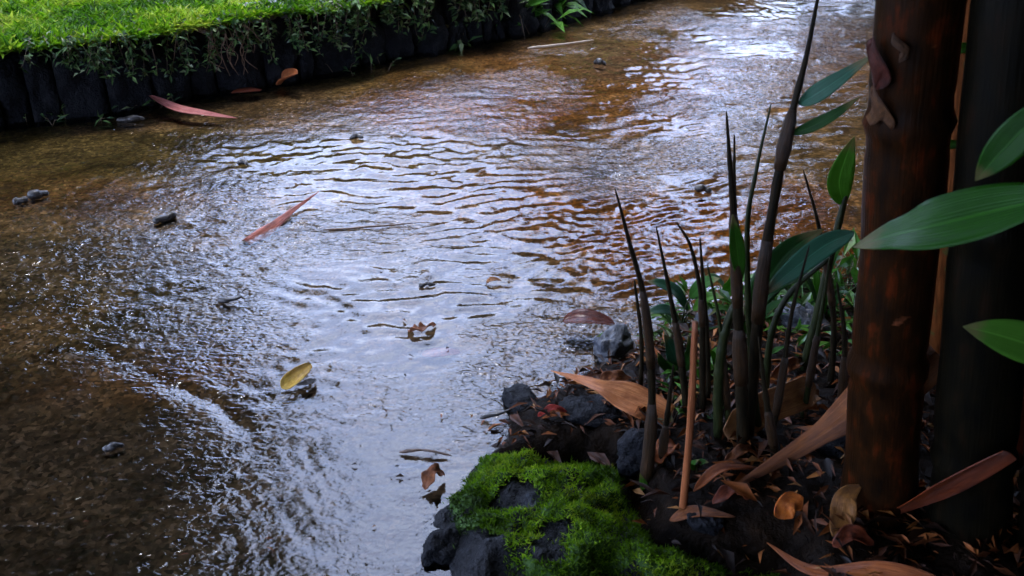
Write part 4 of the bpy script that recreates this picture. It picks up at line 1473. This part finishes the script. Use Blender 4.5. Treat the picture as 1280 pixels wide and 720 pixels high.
def tree(x0, y0, H, rc, zc, rz, n, label, leaf=.26, mat=None, name="tree", cat="tree", tr=.14, clumps=26):
    t = thing(name, label, cat, (x0, y0, 0), "trees standing beyond the path")
    mb = MB()
    mb.tube(smooth_path([(x0, y0, -.1), (x0 + .1, y0, zc * .5), (x0 - .05, y0 + .1, zc)], 12), np.linspace(tr, tr * .45, 12), 10)
    C = []
    for k in range(clumps):
        v = RNG.normal(0, 1, 3)
        v = v / np.linalg.norm(v) * RNG.uniform(.45, 1) ** .7
        C.append(np.array([x0, y0, zc]) + v * [rc, rc, rz])
    for c in C[:10]:
        s_ = np.array([x0, y0, zc * random.uniform(.45, .8)])
        mb.tube(smooth_path([s_, (s_ + c) / 2 + (0, 0, .1), c], 7), np.linspace(tr * .35, .012, 7), 6)
    mb.build("trunk", barkm, t)
    C = np.array(C)
    k = RNG.integers(0, clumps, n)
    P = C[k] + RNG.normal(0, 1, (n, 3)) * rc * .20
    V, Fc = leaf_batch(P, rand_dirs(n, -.2, .5), rand_dirs(n, 1, .5), RNG.uniform(.6, 1.2, n) * leaf, RNG.uniform(.3, .6, n) * leaf)
    mk("crown", V, Fc, mat or crownm, t, attrs={"rnd": np.repeat(RNG.random(n), 5)}, smooth=False)
    return t


tree(-4.35, 6.0, 7.5, 2.2, 4.2, 3.4, 20000, "big leafy tree left beyond the lawn, mirrored dark in the left water", .34, clumps=60)
tree(3.3, 4.4, 6, 2.3, 3.7, 1.9, 13000, "spreading tree added out of view on the right of the path to block sky", .34, clumps=50)  # added out of view: blocks sky so the ripples mirror something dark
tree(-1.2, 12.5, 4, 1.9, 1.8, 1.5, 9000, "low bushy tree far behind the wall bend", mat=crownm2)
tree(.9, 10.5, 5, .9, 2.7, 1.7, 6000, "slim tree far up the path left of the bright reflected gap", mat=crownm2)
tree(4.6, 9.5, 7, 2.0, 3.4, 2.6, 12000, "wide tree far up the path right of the bright reflected gap", mat=crownm2)
tree(-2.8, -1.4, 6, 3.6, 4.6, 1.2, 15000, "unseen tall tree behind the viewer, its crown added to shade the path", .42, clumps=60)  # unseen canopy, added to cut the daylight on the path bed
tree(3.4, -1.2, 6, 2.2, 2.6, 2.5, 8000, "unseen dense tree added behind the bamboo clump to keep it dark", .42, clumps=40)  # unseen, added to screen the bamboo from sky at the near right
tree(3.6, 2.4, 6, 1.9, 2.6, 2.5, 7000, "unseen dense tree added right of the bamboo clump to block skylight", .42, clumps=40)  # unseen, added to keep side skylight off the culms
tree(.4, -3.6, 6, 2.4, 2.4, 2.3, 8000, "unseen bushy tree added straight behind the viewer to block skylight", .42, clumps=40)  # unseen, added so the culms get no sky from behind the camera
for i, (xx, yy, hh) in enumerate(((-7.5, 13, 3), (-4.2, 14.5, 2.6), (1.6, 15.5, 2.2), (4.2, 15.5, 2.4), (7.5, 13, 3.2), (10, 9, 3.4))):
    tree(xx, yy, hh, 1.9, hh * .5, hh * .48, 6000, ["leftmost far bush at the end of the lawn", "second far bush from the left on the lawn", "far bush at the end of the path", "far bush right of the path's end", "far bush on the right side", "rightmost of the far bushes"][i], .3, crownm2 if i > 1 else None, "bush", "bush", .06, 22)

# ------------------------------------------------------------------ daylight: overcast sky and one soft sun
SUN_EL, SUN_AZ = R(70), R(-35)          # azimuth from +Y (up the path), positive to the right
w = bpy.data.worlds.new("World")
sc.world = w
w.use_nodes = True
nt = w.node_tree
nt.nodes.clear()
out = N(nt, "OutputWorld")
bg = N(nt, "Background")
bg.inputs["Strength"].default_value = .15
sky = N(nt, "TexSky", sky_type="NISHITA")
sky.sun_disc = False
sky.sun_elevation = SUN_EL
sky.sun_rotation = SUN_AZ
sky.air_density = 1.0
sky.dust_density = 2.0
tc = N(nt, "TexCoord").outputs["Generated"]
cl = noise_n(nt, stretch(nt, tc, (1, 1, 2.2)), 2.2, 6, .6, .3)
cloud = ramp(nt, cl, [(.30, (.24, .31, .55)), (.55, (.44, .54, .86)), (.72, (.88, .97, 1.18))])
cloud = mixc(nt, 1.0, cloud, (9.0, 9.0, 9.0), "MULTIPLY")
col = mixc(nt, .82, sky.outputs[0], cloud)
nt.links.new(col, bg.inputs[0])
nt.links.new(bg.outputs[0], out.inputs[0])

sl = bpy.data.lights.new("sun", "SUN")
sl.energy = .6
sl.angle = R(22)
sl.color = (1, .98, .95)
so = bpy.data.objects.new("sun", sl)
COL.objects.link(so)
dv = Vector((math.sin(SUN_AZ) * math.cos(SUN_EL), math.cos(SUN_AZ) * math.cos(SUN_EL), math.sin(SUN_EL)))
so.rotation_euler = (-dv).to_track_quat("-Z", "Y").to_euler()
so.location = dv * 20

vs = sc.view_settings
vs.view_transform = "Standard"
vs.look = "None"
vs.exposure = 2.95
vs.gamma = 1
vs.use_curve_mapping = False
cy = sc.cycles
cy.use_denoising = True
cy.max_bounces = 7
cy.diffuse_bounces = 3
cy.glossy_bounces = 3
cy.transparent_max_bounces = 10
cy.caustics_reflective = False
cy.caustics_refractive = False
cy.sample_clamp_indirect = 4

for o in sc.objects:
    for k in ("_at", "_y"):
        if k in o:
            del o[k]
